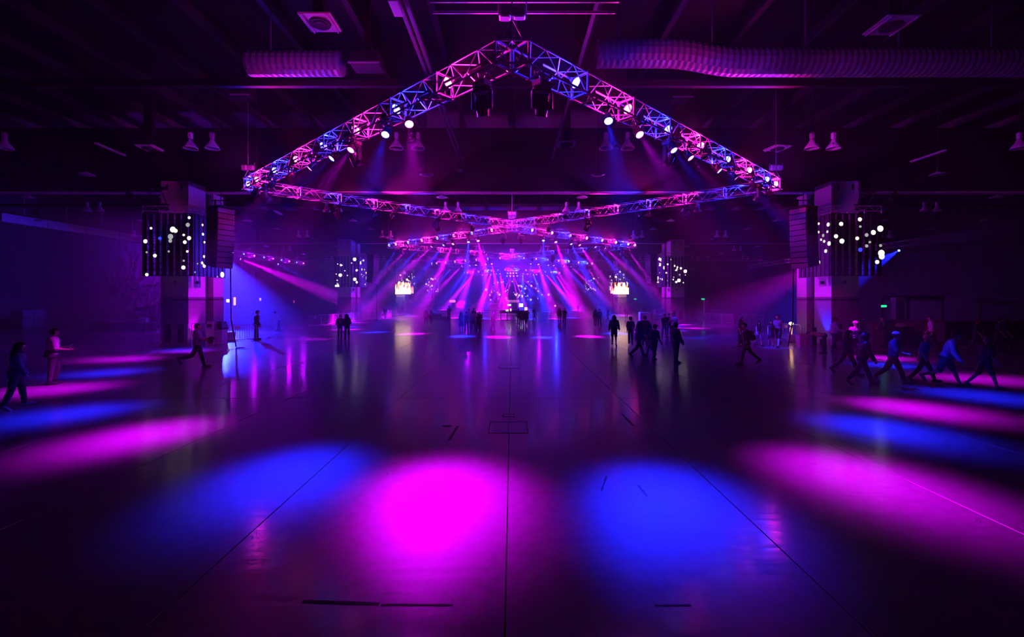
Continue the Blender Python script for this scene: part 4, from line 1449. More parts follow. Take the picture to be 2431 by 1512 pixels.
for px, py, w, h, c, s, lb in ((1237, 724.5, .5, .4, (1, .85, .8), 6, 'bright white square monitor on the mixing desk'),
                               (1209, 724.0, .45, .2, (.75, .8, 1), 4, 'small bluish monitor on the mixing desk'),
                               (1248.5, 733, .36, .4, (1, .3, .85), 4, 'pink-rimmed monitor low on the mixing desk'),
                               (1204, 737, .34, .24, (1, .8, .85), 3, 'dim low monitor at the end of the mixing desk'),
                               (1212.5, 735.5, .2, .3, (1, .45, .3), 4, 'small orange monitor on the mixing desk')):
    q = P(px, py, 57.4)
    t = thing('monitor', lb, 'monitor', (q.x, 57.45, 0.98))
    MB().bevbox((0, 0, max(.12, q.z - .98)), (w + .06, .06, h + .06), .015).build('case', MAT['black'], t)
    MB().box((0, -.035, max(.12, q.z - .98)), (w, .01, h)).build('screen', glow('monitor_' + str(px), c, s), t)
    MB().box((0, .02, max(.1, q.z - .98) / 2), (.06, .05, max(.1, q.z - .98))).build('stand', MAT['black'], t)
rs = thing('stage_riser', 'low pale riser with a rail beside the far smoke', 'riser', (-10.4, 60.5, 0))
MB().bevbox((0, 0, .3), (2.4, 1.6, .6), .02).build('deck', MAT['counter'], rs)
MB().bevbox((1.7, -.2, .15), (1.0, 1.2, .3), .02).build('step', MAT['counter'], rs)
MB().path([(-1.1, -.7, .6), (-1.1, -.7, 1.7), (1.1, -.7, 1.7), (1.1, -.7, .6)], .025, 6).build('rail', MAT['steel'], rs)
eq = thing('equipment_case', 'pale wheeled equipment case by the second booth-side column', 'case', (15.1, 51.8, 0))
MB().bevbox((0, 0, .62), (1.2, .8, 1.0), .03).build('body', MAT['white'], eq)
for a in (-1, 1):
    for b in (-1, 1):
        MB().tube((a * .5, b * .3, .06), (a * .44, b * .3, .06), .06, n=10).build('wheel', MAT['black'], eq)
        MB().box((a * .47, b * .3, .1), (.05, .05, .08)).build('caster_fork', MAT['steel'], eq)
rk = thing('amp_rack', 'open amplifier rack on the floor behind the pale-lit barrier', 'rack', (17.7, 55.0, 0))
for z in (.05, .4, .75, 1.1):
    MB().bevbox((0, 0, z + .15), (.9, .8, .28), .02).build('amp_unit', MAT['counter'] if z > .5 else MAT['blackmetal'], rk)
for a in (-1, 1):
    for b in (-1, 1):
        MB().box((a * .48, b * .42, .72), (.04, .04, 1.44)).build('upright', MAT['steel'], rk)
# ------------------------------------------------------------------ far stage
stg = thing('stage_deck', 'far black stage deck under the last truss', 'stage', (0, 118, 0))
MB().bevbox((0, 0, .6), (28, 10, 1.2), .03).build('deck', MAT['black'], stg)
for q in range(14):
    MB().box((-13 + 2 * q, -5.02, .6), (1.9, .04, 1.1)).build('skirt_panel', MAT['drape'], stg)
ss = thing('stage_screen', 'wide dark screen scattered with white dots behind the far stage', 'screen', (0, 122.2, 1.2))
for q in range(10):
    MB().box((-11.7 + 2.6 * q, 0, 3.2), (2.55, .12, 5.6)).build('screen_panel', MAT['led'], ss)
for sx in (-13, -6.5, 0, 6.5, 13):
    MB().box((sx, .3, 3.0), (.2, .3, 6.0)).build('support', MAT['blackmetal'], ss)
r = random.Random(11)
for q in range(64):
    x = r.gauss(0, 4.5)
    if abs(x) > 12.8: x = r.uniform(-12, 12)
    rr = r.choice((.07, .09, .12, .15, .18, .28))
    put('lit_dot', disc('dot_far'), ss, mat4=Matrix.Translation((x, -.08, r.uniform(.7, 5.8))) @ Matrix.Diagonal((rr, 1, rr, 1)))
dj = thing('dj_booth', 'small lit booth in the middle of the far stage', 'booth', (0.4, 115.5, 1.2))
MB().bevbox((0, 0, .55), (3.4, 1.0, 1.1), .03).build('counter', MAT['black'], dj)
MB().box((0, -.52, .6), (3.0, .03, .6)).build('front_screen', glow('booth_front_glow', (1, .2, .8), 1.2), dj)
# ------------------------------------------------------------------ people
CLOTH = {}
def cloth(col, rough=.85):
    k = tuple(col)
    if k not in CLOTH:
        CLOTH[k] = material('cloth_%d' % len(CLOTH), col, rough, 0, .25, 14, .15)
    return CLOTH[k]
SKIN = [material('skin_light', (.62, .42, .33), .55, 0, .08, 8), material('skin_mid', (.45, .28, .20), .55, 0, .08, 8), material('skin_dark', (.22, .13, .09), .55, 0, .08, 8)]
BLK, CHAR, NAVY, DENIM, WHT, GREY, RED, TAN, OLIVE, SKYB = (.012, .012, .014), (.035, .035, .04), (.02, .03, .08), (.09, .14, .28), (.75, .74, .74), (.28, .28, .3), (.35, .05, .06), (.45, .36, .25), (.12, .13, .07), (.35, .45, .65)
HAIRB, HAIRD, HAIRL, HAIRBLUE = (.012, .009, .007), (.04, .022, .012), (.35, .25, .12), (.02, .05, .5)
_rem = []     # (temporary object, callback data)


def rx(a):
    return Matrix.Rotation(a, 3, 'X')


class Body:
    """skeleton and volumes of one figure, standing at the origin and facing +Y"""
    def __init__(s, H, pose, female=False):
        k = H / 1.75
        s.k = k
        s.prims = []          # (tag, p0, p1, r0, r1)
        g = lambda n, d=0.0: math.radians(pose.get(n, d))
        lean = g('lean', 3)
        pel = Vector((0, 0, 0))
        hipw = .085 if not female else .09
        U = rx(-lean)         # torso frame: leaning forward (+Y)
        up = lambda x, y, z: pel + U @ Vector((x, y, z))
        shw = .18 if not female else .155
        pts = {}
        for sd, n in ((-1, 'l'), (1, 'r')):
            hip = Vector((sd * hipw, 0, -.02))
            a, kn = g('hip_' + n), g('knee_' + n)
            ab = g('abd_' + n, 2)
            d1 = Vector((sd * math.sin(ab), math.sin(a) * math.cos(ab), -math.cos(a) * math.cos(ab)))
            knee = hip + d1 * .435
            b = a - kn
            d2 = Vector((sd * math.sin(ab * .6), math.sin(b), -math.cos(b))).normalized()
            ank = knee + d2 * .425
            fp = g('foot_' + n, 0)
            fd = Vector((sd * .12, math.cos(fp), -math.sin(fp))).normalized()
            pts[n] = (hip, knee, ank, fd)
        # drop so that the lowest foot stands on the floor
        low = min(min(pts[n][2].z - .075, (pts[n][2] + pts[n][3] * .17).z - .05) for n in 'lr')
        lift = -low
        def sh(v):
            return (v + Vector((0, 0, lift))) * k
        add = lambda tg, p, q, r, t: s.prims.append((tg, sh(p), sh(q), r * k, t * k))
        thick = pose.get('thick', 1.0)
        for n in 'lr':
            hip, knee, ank, fd = pts[n]
            add('thigh', hip, knee, .088 * thick, .060 * thick)
            add('shin', knee, knee.lerp(ank, .35), .058 * thick, .056 * thick)
            add('shin', knee.lerp(ank, .35), ank, .056 * thick, .038)
            heel = ank - fd * .05 + Vector((0, 0, -.035))
            add('foot', ank, heel, .040, .038)
            add('foot', heel, ank + fd * .10 + Vector((0, 0, -.035)), .038, .042)
            add('foot', ank + fd * .10 + Vector((0, 0, -.035)), ank + fd * .18 + Vector((0, 0, -.045)), .042, .030)
        w = thick
        add('pelvis', Vector((-.07, 0, .02)), Vector((.07, 0, .02)), .105 * w, .105 * w)
        add('pelvis', Vector((-.06, -.03, -.03)), Vector((.06, -.03, -.03)), .10 * w, .10 * w)
        for zz, hw, r in ((.12, .05, .098), (.20, .055, .100), (.29, .07, .108), (.37, .085, .112), (.43, .10, .095)):
            add('torso', up(-hw * w, 0, zz), up(hw * w, 0, zz), r * w, r * w)
        if female:
            for sd in (-1, 1):
                add('torso', up(sd * .06, .07, .33), up(sd * .06, .085, .33), .055, .05)
        add('torso', up(-shw + .03, -.01, .465), up(shw - .03, -.01, .465), .066, .066)
        add('neck', up(0, -.005, .48), up(0, .015, .60), .060, .052)
        ht, hn = g('head_tilt'), g('head_turn')
        Hm = U @ Matrix.Rotation(-hn, 3, 'Z') @ rx(-ht)
        hc = up(0, .02, .585)
        hp = lambda x, y, z: hc + Hm @ Vector((x, y, z))
        s.head = (sh(hp(0, .0, .115)), Hm)
        add('head', hp(0, -.02, .125), hp(0, .018, .125), .090, .088)
        add('head', hp(0, -.015, .155), hp(0, .01, .155), .083, .080)
        add('head', hp(0, .03, .07), hp(0, .055, .035), .058, .034)
        add('head', hp(0, .10, .115), hp(0, .113, .085), .010, .016)          # nose
        add('head', hp(-.02, .085, .05), hp(.02, .085, .05), .012, .012)      # lips
        for sd in (-1, 1):
            add('head', hp(sd * .088, -.01, .12), hp(sd * .094, -.018, .095), .018, .012)   # ears
        s.eyes = [sh(hp(sd * .034, .098, .125)) for sd in (-1, 1)]
        s.glass = [sh(hp(x, y, .127)) for x, y in ((-.092, -.01), (-.075, .104), (.075, .104), (.092, -.01))]
        s.hands = []
        for sd, n in ((-1, 'l'), (1, 'r')):
            S = up(sd * shw, -.01, .455)
            a, e, ab, tw = g('sh_' + n), g('el_' + n, 12), g('out_' + n, 8), g('in_' + n, 0)
            d1 = Vector((sd * math.sin(ab), math.sin(a) * math.cos(ab), -math.cos(a) * math.cos(ab)))
            E = S + d1 * .285
            b = a + e
            d2 = Vector((sd * math.sin(ab) * .5 - sd * math.sin(tw), math.sin(b) * math.cos(tw), -math.cos(b) * math.cos(tw))).normalized()
            Wr = E + d2 * .255
            add('uarm', S, E, .054 * (.5 + .5 * w), .042)
            add('farm', E, Wr, .042, .029)
            # palm in the forearm's line, thumb forward
            th = Vector((0, 1, 0)) - d2 * d2.y
            if th.length < .2: th = Vector((0, 0, 1)) - d2 * d2.z
            th.normalize()
            nrm = d2.cross(th).normalized() * sd
            add('hand', Wr, Wr + d2 * .07, .026, .026)
            add('hand', Wr + d2 * .03 + th * .016, Wr + d2 * .085 + th * .018, .022, .020)
            add('hand', Wr + d2 * .03 - th * .016, Wr + d2 * .08 - th * .02, .022, .019)
            curl = math.radians(pose.get('curl_' + n, 35))
            fg = []
            for q, (o, L) in enumerate(((.030, .070), (.010, .078), (-.011, .072), (-.031, .055))):
                p0 = Wr + d2 * .085 + th * o
                dd = d2 * math.cos(curl * .4) - nrm * math.sin(curl * .4)
                p1 = p0 + dd * L * .5
                de = d2 * math.cos(curl * 1.6) - nrm * math.sin(curl * 1.6)
                p2 = p1 + de * L * .5
                fg.append((sh(p0), sh(p1), sh(p2), .0095 * k, .0075 * k))
            p0 = Wr + d2 * .03 + th * .030
            p1 = p0 + (d2 * .6 + th * .7).normalized() * .04
            p2 = p1 + (d2 * .9 + th * .25 - nrm * .3).normalized() * .03
            fg.append((sh(p0), sh(p1), sh(p2), .0115 * k, .009 * k))
            s.hands.append((sh(Wr + d2 * .10), d2, fg))
        s.up = lambda x, y, z: sh(up(x, y, z))
        s.U = U
        s.lift = lift * k

    def volume(s):
        """closed overlapping capsules, to be fused by a voxel remesh"""
        m = MB()
        for tg, p, q, r, t in s.prims:
            ax = q - p
            if ax.length < 1e-5: ax = Vector((0, 0, .001))
            R = ax.to_track_quat('Z', 'Y').to_matrix().to_4x4()
            R.translation = p
            L = ax.length
            prof = [(r * math.sin(a), -r * math.cos(a)) for a in (math.pi * .12, math.pi * .3)] + [(r, 0), (t, L)] + [(t * math.cos(a), L + t * math.sin(a)) for a in (math.pi * .2, math.pi * .38)]
            m.lathe(prof, 10, R)
        return m


def classify(co, prims):
    best = np.full(len(co), 1e9)
    lab = np.zeros(len(co), dtype=int)
    for i, (tg, p, q, r, t) in enumerate(prims):
        a, b = np.array(p), np.array(q)
        ab = b - a
        L2 = max(1e-9, float(ab @ ab))
        u = np.clip(((co - a) @ ab) / L2, 0, 1)
        d = np.linalg.norm(co - (a + u[:, None] * ab), axis=1) - (r + (t - r) * u)
        sel = d < best
        best[sel] = d[sel]
        lab[sel] = i
    return lab


def shell(name, V, Nn, Fq, keep, off, mat, parent, flare=None):
    """clothing: the chosen faces pushed outwards along the normals, with an inner lining"""
    idx = np.nonzero(keep)[0]
    if len(idx) == 0: return None
    F2 = Fq[idx]
    used = np.unique(F2)
    remap = -np.ones(len(V), dtype=int)
    remap[used] = np.arange(len(used))
    o = off if np.isscalar(off) else off[used][:, None]
    out = V[used] + Nn[used] * o
    if flare is not None:
        out = flare(out)
    F3 = remap[F2]
    # rim: boundary edges folded back to the body
    e = np.concatenate([F3[:, [0, 1]], F3[:, [1, 2]], F3[:, [2, 3]], F3[:, [3, 0]]])
    key = np.sort(e, axis=1)
    _, inv, cnt = np.unique(key, axis=0, return_inverse=True, return_counts=True)
    bd = e[cnt[inv.ravel()] == 1]
    bv = np.unique(bd)
    rm = -np.ones(len(used), dtype=int)
    rm[bv] = len(used) + np.arange(len(bv))
    inner = V[used][bv] - Nn[used][bv] * .004
    Vt = np.concatenate([out, inner])
    rim = np.stack([bd[:, 1], bd[:, 0], rm[bd[:, 0]], rm[bd[:, 1]]], axis=1)
    Fa = np.concatenate([F3, rim])
    me = bpy.data.meshes.new(name)
    me.from_pydata(Vt.tolist(), [], Fa.tolist())
    me.materials.append(mat)
    me.polygons.foreach_set('use_smooth', [True] * len(me.polygons))
    return put(name, me, parent)


PEOPLE = []
def person(px, feet, head, face, label, pose=None, top=BLK, bottom=BLK, sleeve='short', legs='long', hair=HAIRB, long_hair=0, female=False, skin=0,
           hat=None, shoes=BLK, skirt=None, jacket=None, pack=None, loose=.0, glasses=False, hood=None, dx=0, straps=None, held=None):
    PEOPLE.append(dict(px=px, feet=feet, head=head, face=face, label=label, pose=pose or {}, top=top, bottom=bottom, sleeve=sleeve, legs=legs, hair=hair, long_hair=long_hair,
                       female=female, skin=skin, hat=hat, shoes=shoes, skirt=skirt, jacket=jacket, pack=pack, loose=loose, glasses=glasses, hood=hood, straps=straps, held=held))

STAND = dict(hip_l=2, hip_r=-2, sh_l=2, sh_r=-2, el_l=10, el_r=12)
def walk(a=24, arms=18, **kw):
    d = dict(hip_l=a, knee_l=6, hip_r=-a * .75, knee_r=a * .8, foot_r=38, foot_l=-6, sh_l=-arms, sh_r=arms, el_l=15, el_r=22, lean=5)
    d.update(kw)
    return d
R_, L_, AWAY, TO = -90, 90, 0, 180

# near left
person(38, 972, 813, R_ - 8, 'person with long dark curly hair in a blue denim jacket, walking toward the middle', walk(13, 12, sh_r=14, el_r=14, out_r=14), DENIM, CHAR, 'long', hair=HAIRB, long_hair=1.25, female=True, loose=.028, shoes=(.3, .3, .32), jacket='long')
person(125, 912, 779, R_, 'person in a pale tee holding two drumsticks, jacket tied at the waist', dict(hip_l=14, hip_r=-4, knee_l=24, knee_r=2, foot_l=4, sh_r=14, el_r=66, in_r=10, sh_l=10, el_l=84, in_l=-12, thick=1.12, lean=2), WHT, CHAR, 'short', hair=HAIRB, loose=.02, glasses=True, jacket='waist', held='sticks')
person(470, 874, 768, R_, 'person in a pale blue shirt and dark trousers carrying a dark bundle, striding', dict(hip_l=16, knee_l=3, hip_r=-26, knee_r=52, foot_r=62, foot_l=-4, sh_r=26, el_r=58, in_r=14, sh_l=30, el_l=60, in_l=14, lean=-3, head_tilt=0, thick=1.08), SKYB, BLK, 'short', hair=HAIRB, loose=.016, held='bundle')
person(609, 806, 737, R_ + 10, 'person standing in a dark jacket and reddish shirt before the blue-lit corner', dict(hip_l=6, hip_r=-8, sh_l=4, sh_r=4, el_l=16, el_r=18, thick=1.1), RED, BLK, 'long', jacket='vest', loose=.012)
person(662, 785, 740, R_ + 180, 'person in a pale shirt bending forward beyond the barriers of the blue corner', dict(lean=24, sh_l=20, sh_r=24, el_l=20, el_r=24, hip_l=6, hip_r=-6), WHT, CHAR, 'long')
person(807, 803, 747, AWAY - 12, 'person in dark clothes with bag, head bowed, of the close pair near the barrier row', dict(hip_l=4, hip_r=-3, sh_l=8, el_l=55, out_l=22, sh_r=6, el_r=40, head_tilt=24), BLK, BLK, 'long', female=True, loose=.018, pack='sling')
person(824, 804, 745, AWAY + 14, 'person in dark hooded coat leaning close to a companion near the barrier row', dict(hip_l=3, hip_r=-3, sh_l=10, el_l=50, sh_r=10, el_r=60, out_r=16, head_tilt=18), CHAR, BLK, 'long', female=True, loose=.022, long_hair=.3)
person(914, 758, 729, TO, 'person in a black printed tee and pale trousers at the end of the barrier row', STAND, BLK, WHT, 'short')
person(1011, 773, 735, AWAY, 'person with long loose hair walking off beside another with small pack', walk(10, 6), (.1, .04, .08), CHAR, 'long', female=True, long_hair=1.1, loose=.02)
person(1024, 771, 736, AWAY - 8, 'person with a pale backpack and a bag on one arm, walking off', walk(12, 8, out_r=22), BLK, BLK, 'long', female=True, long_hair=.6, pack='pale')
person(1066, 762, 726, TO + 20, 'tall person standing alone with bent arms by the pink lettering panel', dict(hip_l=2, hip_r=-2, sh_l=6, el_l=70, out_l=18, sh_r=6, el_r=70, out_r=18), CHAR, BLK, 'short')
# group in the middle
person(1095, 791, 741, AWAY, 'person in a short dark dress at the edge of the middle group', dict(hip_l=4, hip_r=-5, out_l=18, sh_r=8, el_r=20, out_r=10), NAVY, BLK, 'none', 'bare', female=True, long_hair=.7, skirt=(NAVY, .46))
person(1107.5, 788, 739, AWAY + 10, 'person in black dungarees with a bun in the middle group', dict(hip_l=8, hip_r=-6, knee_r=10, foot_r=15, sh_l=6, sh_r=8), BLK, BLK, 'none', female=True, hair=HAIRD, straps=1, loose=.012)
person(1113, 780, 733, AWAY - 4, 'person in a pale pink shirt half hidden in the middle group', walk(8, 5), WHT, TAN, 'short', hair=HAIRD)
person(1123.5, 788, 737, AWAY, 'person in a white tee and pale shorts, legs apart, in the middle group', dict(abd_l=9, abd_r=9, sh_l=10, sh_r=8, el_l=20, el_r=20, out_l=14, out_r=16, thick=1.08), WHT, GREY, 'short', hair=HAIRD, loose=.02)
person(1125, 770, 731, AWAY, 'person standing beyond the middle group, against the blue smoke', STAND, (.2, .1, .15), BLK, 'short', hair=HAIRD)
person(1135.5, 789, 743, AWAY + 12, 'person with a bun, bare shoulders and black leggings in the middle group', walk(12, 6), BLK, BLK, 'none', female=True, hair=HAIRD)
person(1139, 783, 739, AWAY, 'bald person with bare arms at the far edge of the middle group', walk(8, 6), CHAR, BLK, 'short', hair=None, skin=1)
person(1170, 787, 740, L_ + 160, 'person with bright blue hair in a long dark hoodie, standing alone', dict(hip_l=6, hip_r=-8, abd_l=4, abd_r=4, sh_l=18, el_l=60, sh_r=18, el_r=62), CHAR, NAVY, 'long', hair=HAIRBLUE, long_hair=.25, loose=.03, jacket='long')
person(1231.5, 772, 732, AWAY, 'taller person of the close dark trio before the mixing position', walk(7, 4, out_l=14), BLK, BLK, 'long', loose=.012)
person(1240, 773, 737, AWAY, 'person in a short black skirt in the middle of the dark trio', dict(hip_l=2, hip_r=-4), (.1, .05, .1), BLK, 'long', 'bare', female=True, long_hair=.6, skirt=(BLK, .42))
person(1249, 772, 736, AWAY - 15, 'person in a dark hoodie stepping sideways at the end of the dark trio', walk(20, 6, hip_r=-24, knee_r=34), CHAR, BLK, 'long', female=True, loose=.02)
person(1269, 761, 729, TO - 60, 'person with folded arms walking before the lone mesh panel', walk(18, 4, sh_l=12, el_l=80, sh_r=12, el_r=80, in_l=30, in_r=30), CHAR, CHAR, 'long')
person(1328, 766, 731, TO, 'person in long dark coat standing with a dark companion right of the smoke', STAND, BLK, BLK, 'long', female=True, long_hair=.5, loose=.03, jacket='long')
person(1340, 766, 731, TO + 30, 'broad dark person standing with arms folded right of the smoke', dict(hip_l=3, hip_r=-3, sh_l=12, el_l=80, sh_r=12, el_r=80, in_l=28, in_r=28, thick=1.15), BLK, BLK, 'long', loose=.02)
person(1413, 776, 735, AWAY - 20, 'long-haired dark person of the huddle before the dim far screens', walk(8, 5), BLK, BLK, 'long', female=True, long_hair=.8, loose=.016)
person(1423.5, 775, 733, AWAY + 15, 'person with a small rucksack in the huddle before the dim far screens', walk(10, 6), CHAR, BLK, 'long', pack='dark', loose=.01)
person(1443, 765, 735, R_ + 30, 'person walking off with a swinging bag beside the huddle', walk(22, 14), CHAR, BLK, 'long', female=True, long_hair=.7)
person(1487, 757, 726, TO, 'slim dark person standing on the glowing reflection of the fire screen', dict(hip_l=1, hip_r=-1, sh_l=14, el_l=80, in_l=20), CHAR, BLK, 'long', female=True)
person(1521, 761, 730, TO + 50, 'blue-lit person by the pale wheeled case', dict(sh_l=20, el_l=70, in_l=10, hip_l=4, hip_r=-4), SKYB, NAVY, 'short')
person(1382, 741, 720, TO, 'tiny blue-lit person dancing at the far barriers', walk(14, 20, out_l=30, out_r=20), SKYB, NAVY, 'short')
person(1372, 741, 722, TO, 'tiny dark person beside the dancing one at the far barriers', STAND, CHAR, BLK, 'long')
# near right of centre
person(1458, 821, 748, AWAY, 'bushy-haired person in shorts with a drawstring bag on the back', walk(7, 8, out_l=16, out_r=16, sh_l=-4, sh_r=8, thick=1.08), BLK, CHAR, 'long', 'short', hair=HAIRB, long_hair=.15, skin=1, pack='sling', loose=.02)
person(1497, 819, 753, AWAY - 5, 'person in a brimmed hat and pale-patterned tee in the crowd on the reflection', walk(8, 6), (.15, .15, .17), BLK, 'short', hat='brim', loose=.014)
person(1516, 848, 762, AWAY - 58, 'person with long hair in a blue jacket striding away in the crowd', walk(26, 8, hip_r=-22, knee_r=30, foot_r=50, sh_l=6, el_l=40), (.05, .07, .16), BLK, 'long', female=True, long_hair=.9, loose=.022, skin=0)
person(1531, 823, 750, AWAY, 'person in a flat cap and dark red tee in the crowd', walk(10, 6), (.12, .02, .03), BLK, 'short', hat='cap', loose=.014, hair=HAIRB)
person(1543, 846, 766, AWAY + 50, 'person with a pale bag strap and pale trousers walking in the crowd', walk(24, 8, hip_l=-18, knee_l=26, foot_l=46, hip_r=22, knee_r=4, foot_r=0), CHAR, GREY, 'short', female=True, long_hair=.4, pack='sling')
person(1553, 860, 770, AWAY - 38, 'person in a dark peaked cap and jeans at the rear of the crowd', walk(14, 8), BLK, NAVY, 'short', hat='cap', pack='dark', loose=.01)
person(1577, 803, 745, TO + 25, 'person with a pale collar, hands clasped, beside the pink-lit one', walk(8, 4, sh_l=14, el_l=62, in_l=32, sh_r=14, el_r=62, in_r=32), BLK, DENIM, 'long', straps=2)
person(1588.5, 795, 744, TO, 'dark person in profile just behind the pale-collared one', STAND, BLK, BLK, 'long', loose=.014)
person(1600, 806, 742, TO - 20, 'pink-lit person in a white vest raising a hand to the mouth', dict(hip_l=3, hip_r=-3, sh_r=40, el_r=105, in_r=12, sh_l=-2, el_l=10), WHT, CHAR, 'none', hair=HAIRD)
person(1605, 861, 766, AWAY - 50, 'person in a black cap and long black coat standing tall near the crowd', dict(hip_l=6, hip_r=-4, knee_l=6, lean=-4, sh_r=10, el_r=22, sh_l=4, head_tilt=8), BLK, BLK, 'long', hat='cap', loose=.026, jacket='long', skin=2)
person(1759, 822, 753, TO + 60, 'person with hand at the face, half hidden behind the backpacker', dict(hip_l=3, hip_r=-5, sh_l=20, el_l=110, in_l=10), CHAR, NAVY, 'short', female=True, long_hair=.5)
person(1772, 866, 766, L_ + 12, 'backpacker in black walking toward the middle with a long stride', walk(24, 8, hip_l=20, hip_r=-26, knee_r=24, foot_r=46), BLK, BLK, 'long', pack='dark', loose=.016)
person(1800, 822, 763, TO + 35, 'long-haired person in pale shorts walking by the beacon lamp', walk(16, 10), BLK, GREY, 'none', 'short', female=True, long_hair=.8)
person(1830, 824, 761, TO + 10, 'long-haired person in a black dress beside a taller companion near the beacon lamp', walk(10, 8), BLK, BLK, 'none', 'bare', female=True, long_hair=1.0, skirt=(BLK, .44))
person(1848, 824, 747, TO - 25, 'tall person in a vest and dark shorts by the beacon lamp', walk(20, 10, hip_r=-20, knee_r=30, foot_r=40), (.3, .2, .26), BLK, 'none', 'short', hair=HAIRD)
# right foreground
person(1980, 834, 754, R_ + 20, 'person in a blue jacket standing at the first booth-side column', dict(hip_l=8, hip_r=-8, sh_l=20, el_l=60, sh_r=20, el_r=60), SKYB, NAVY, 'long', hat='cap', loose=.016, shoes=WHT)
person(1957, 839, 762, L_, 'person bending far over to the floor at the first booth-side column', dict(lean=82, hip_l=4, hip_r=-4, sh_l=75, sh_r=80, el_l=10, el_r=10, head_tilt=20), TAN, CHAR, 'short', female=True, hair=HAIRD)
person(2028, 852, 762, TO + 30, 'person with pale cap and necklace facing the camera behind the dark pair', walk(10, 6), (.25, .12, .3), CHAR, 'short', hat='palecap', skin=0)
person(2011, 889, 783, L_ + 150, 'curly-haired person in black walking at the left of the dark pair', walk(26, 8, hip_r=-28, knee_r=18, foot_r=42), BLK, BLK, 'long', long_hair=.3, loose=.018)
person(2048, 914, 790, R_ + 25, 'person in a dark hooded top with a wide stride in the dark pair', walk(30, 10, hip_l=24, hip_r=-28, knee_r=14, foot_r=40), BLK, NAVY, 'long', hood=BLK, loose=.022, skin=1, shoes=GREY)
person(2120, 909, 787, R_, 'person in a pale bandanna and blue-black football jersey striding', walk(28, 16, hip_l=24, hip_r=-24, el_r=60, thick=1.05), (.04, .06, .16), (.14, .03, .03), 'short', hat='palecap', loose=.024, shoes=WHT)
person(2193, 908, 793, R_ + 6, 'close-cropped person in a blue tee with a white sleeve band', walk(24, 22, sh_r=-22, el_r=46), (.05, .09, .3), BLK, 'short', hair=None, loose=.016, shoes=NAVY)
person(2244, 915, 787, R_ + 4, 'hunched person in a blue hooded jacket and shorts walking', walk(26, 8, lean=20, head_tilt=-8, knee_r=48, foot_r=60), SKYB, NAVY, 'long', 'short', hair=HAIRB, loose=.022, shoes=GREY)
person(2338, 922, 799, R_ + 25, 'person in a dark oversized tee with bare calves walking off alone', walk(22, 8, hip_l=-18, knee_l=22, foot_l=44, hip_r=20, knee_r=4, foot_r=0), CHAR, BLK, 'short', 'short', hair=(.3, .25, .2), loose=.03, shoes=(.25, .3, .4))
person(2212, 828, 750, L_, 'pale-shirted person passing in front of the concession counter', walk(20, 10), WHT, BLK, 'short', hair=HAIRD, loose=.016)
person(2316, 838, 757, R_, 'dim person in a dark top by the low draped rail', walk(18, 10), CHAR, BLK, 'short', hair=HAIRD, skin=1)
person(2368, 838, 754, R_, 'dim taller person of a couple past the low draped rail', walk(16, 10), BLK, BLK, 'short', hair=HAIRD, skin=1)
person(2386, 836, 756, R_, 'dim shorter person of a couple past the low draped rail', walk(20, 10), CHAR, BLK, 'short', female=True, hair=HAIRD, long_hair=.5)
person(2102, 822, 752, L_ + 20, 'dark person leaning at the pay booth near the recycling tubes', dict(lean=12, sh_l=20, el_l=60, sh_r=10, hip_l=4, hip_r=-4), BLK, BLK, 'long', loose=.02)


def build_people():
    tmp = []
    for i, d in enumerate(PEOPLE):
        g = G(d['px'], d['feet'])
        H = CH * (d['feet'] - d['head']) / (d['feet'] - HY)
        if d['pose'].get('lean', 0) > 60: H = 1.68
        elif d['pose'].get('lean', 0) > 15: H *= 1.06
        b = Body(H, d['pose'], d['female'])
        # match the standing height of the pose to the height in the photograph
        top = max(max(p.z + r, q.z + t) for _, p, q, r, t in b.prims)
        if d['pose'].get('lean', 0) <= 15:
            b = Body(H * H / top, d['pose'], d['female'])
        m = b.volume()
        o = m.build('tmp', None)
        md = o.modifiers.new('r', 'REMESH')
        md.mode = 'VOXEL'
        md.voxel_size = .0125 if g.y < 21 else (.017 if g.y < 36 else .024)
        sm = o.modifiers.new('s', 'SMOOTH')
        sm.factor = .5
        sm.iterations = 3
        tmp.append((d, g, H, b, o))
    dg = bpy.context.evaluated_depsgraph_get()
    dg.update()
    for d, g, H, b, o in tmp:
        me = bpy.data.meshes.new_from_object(o.evaluated_get(dg))
        make_person(d, g, H, b, me)
    for d, g, H, b, o in tmp:
        me = o.data
        bpy.data.objects.remove(o)
        bpy.data.meshes.remove(me)


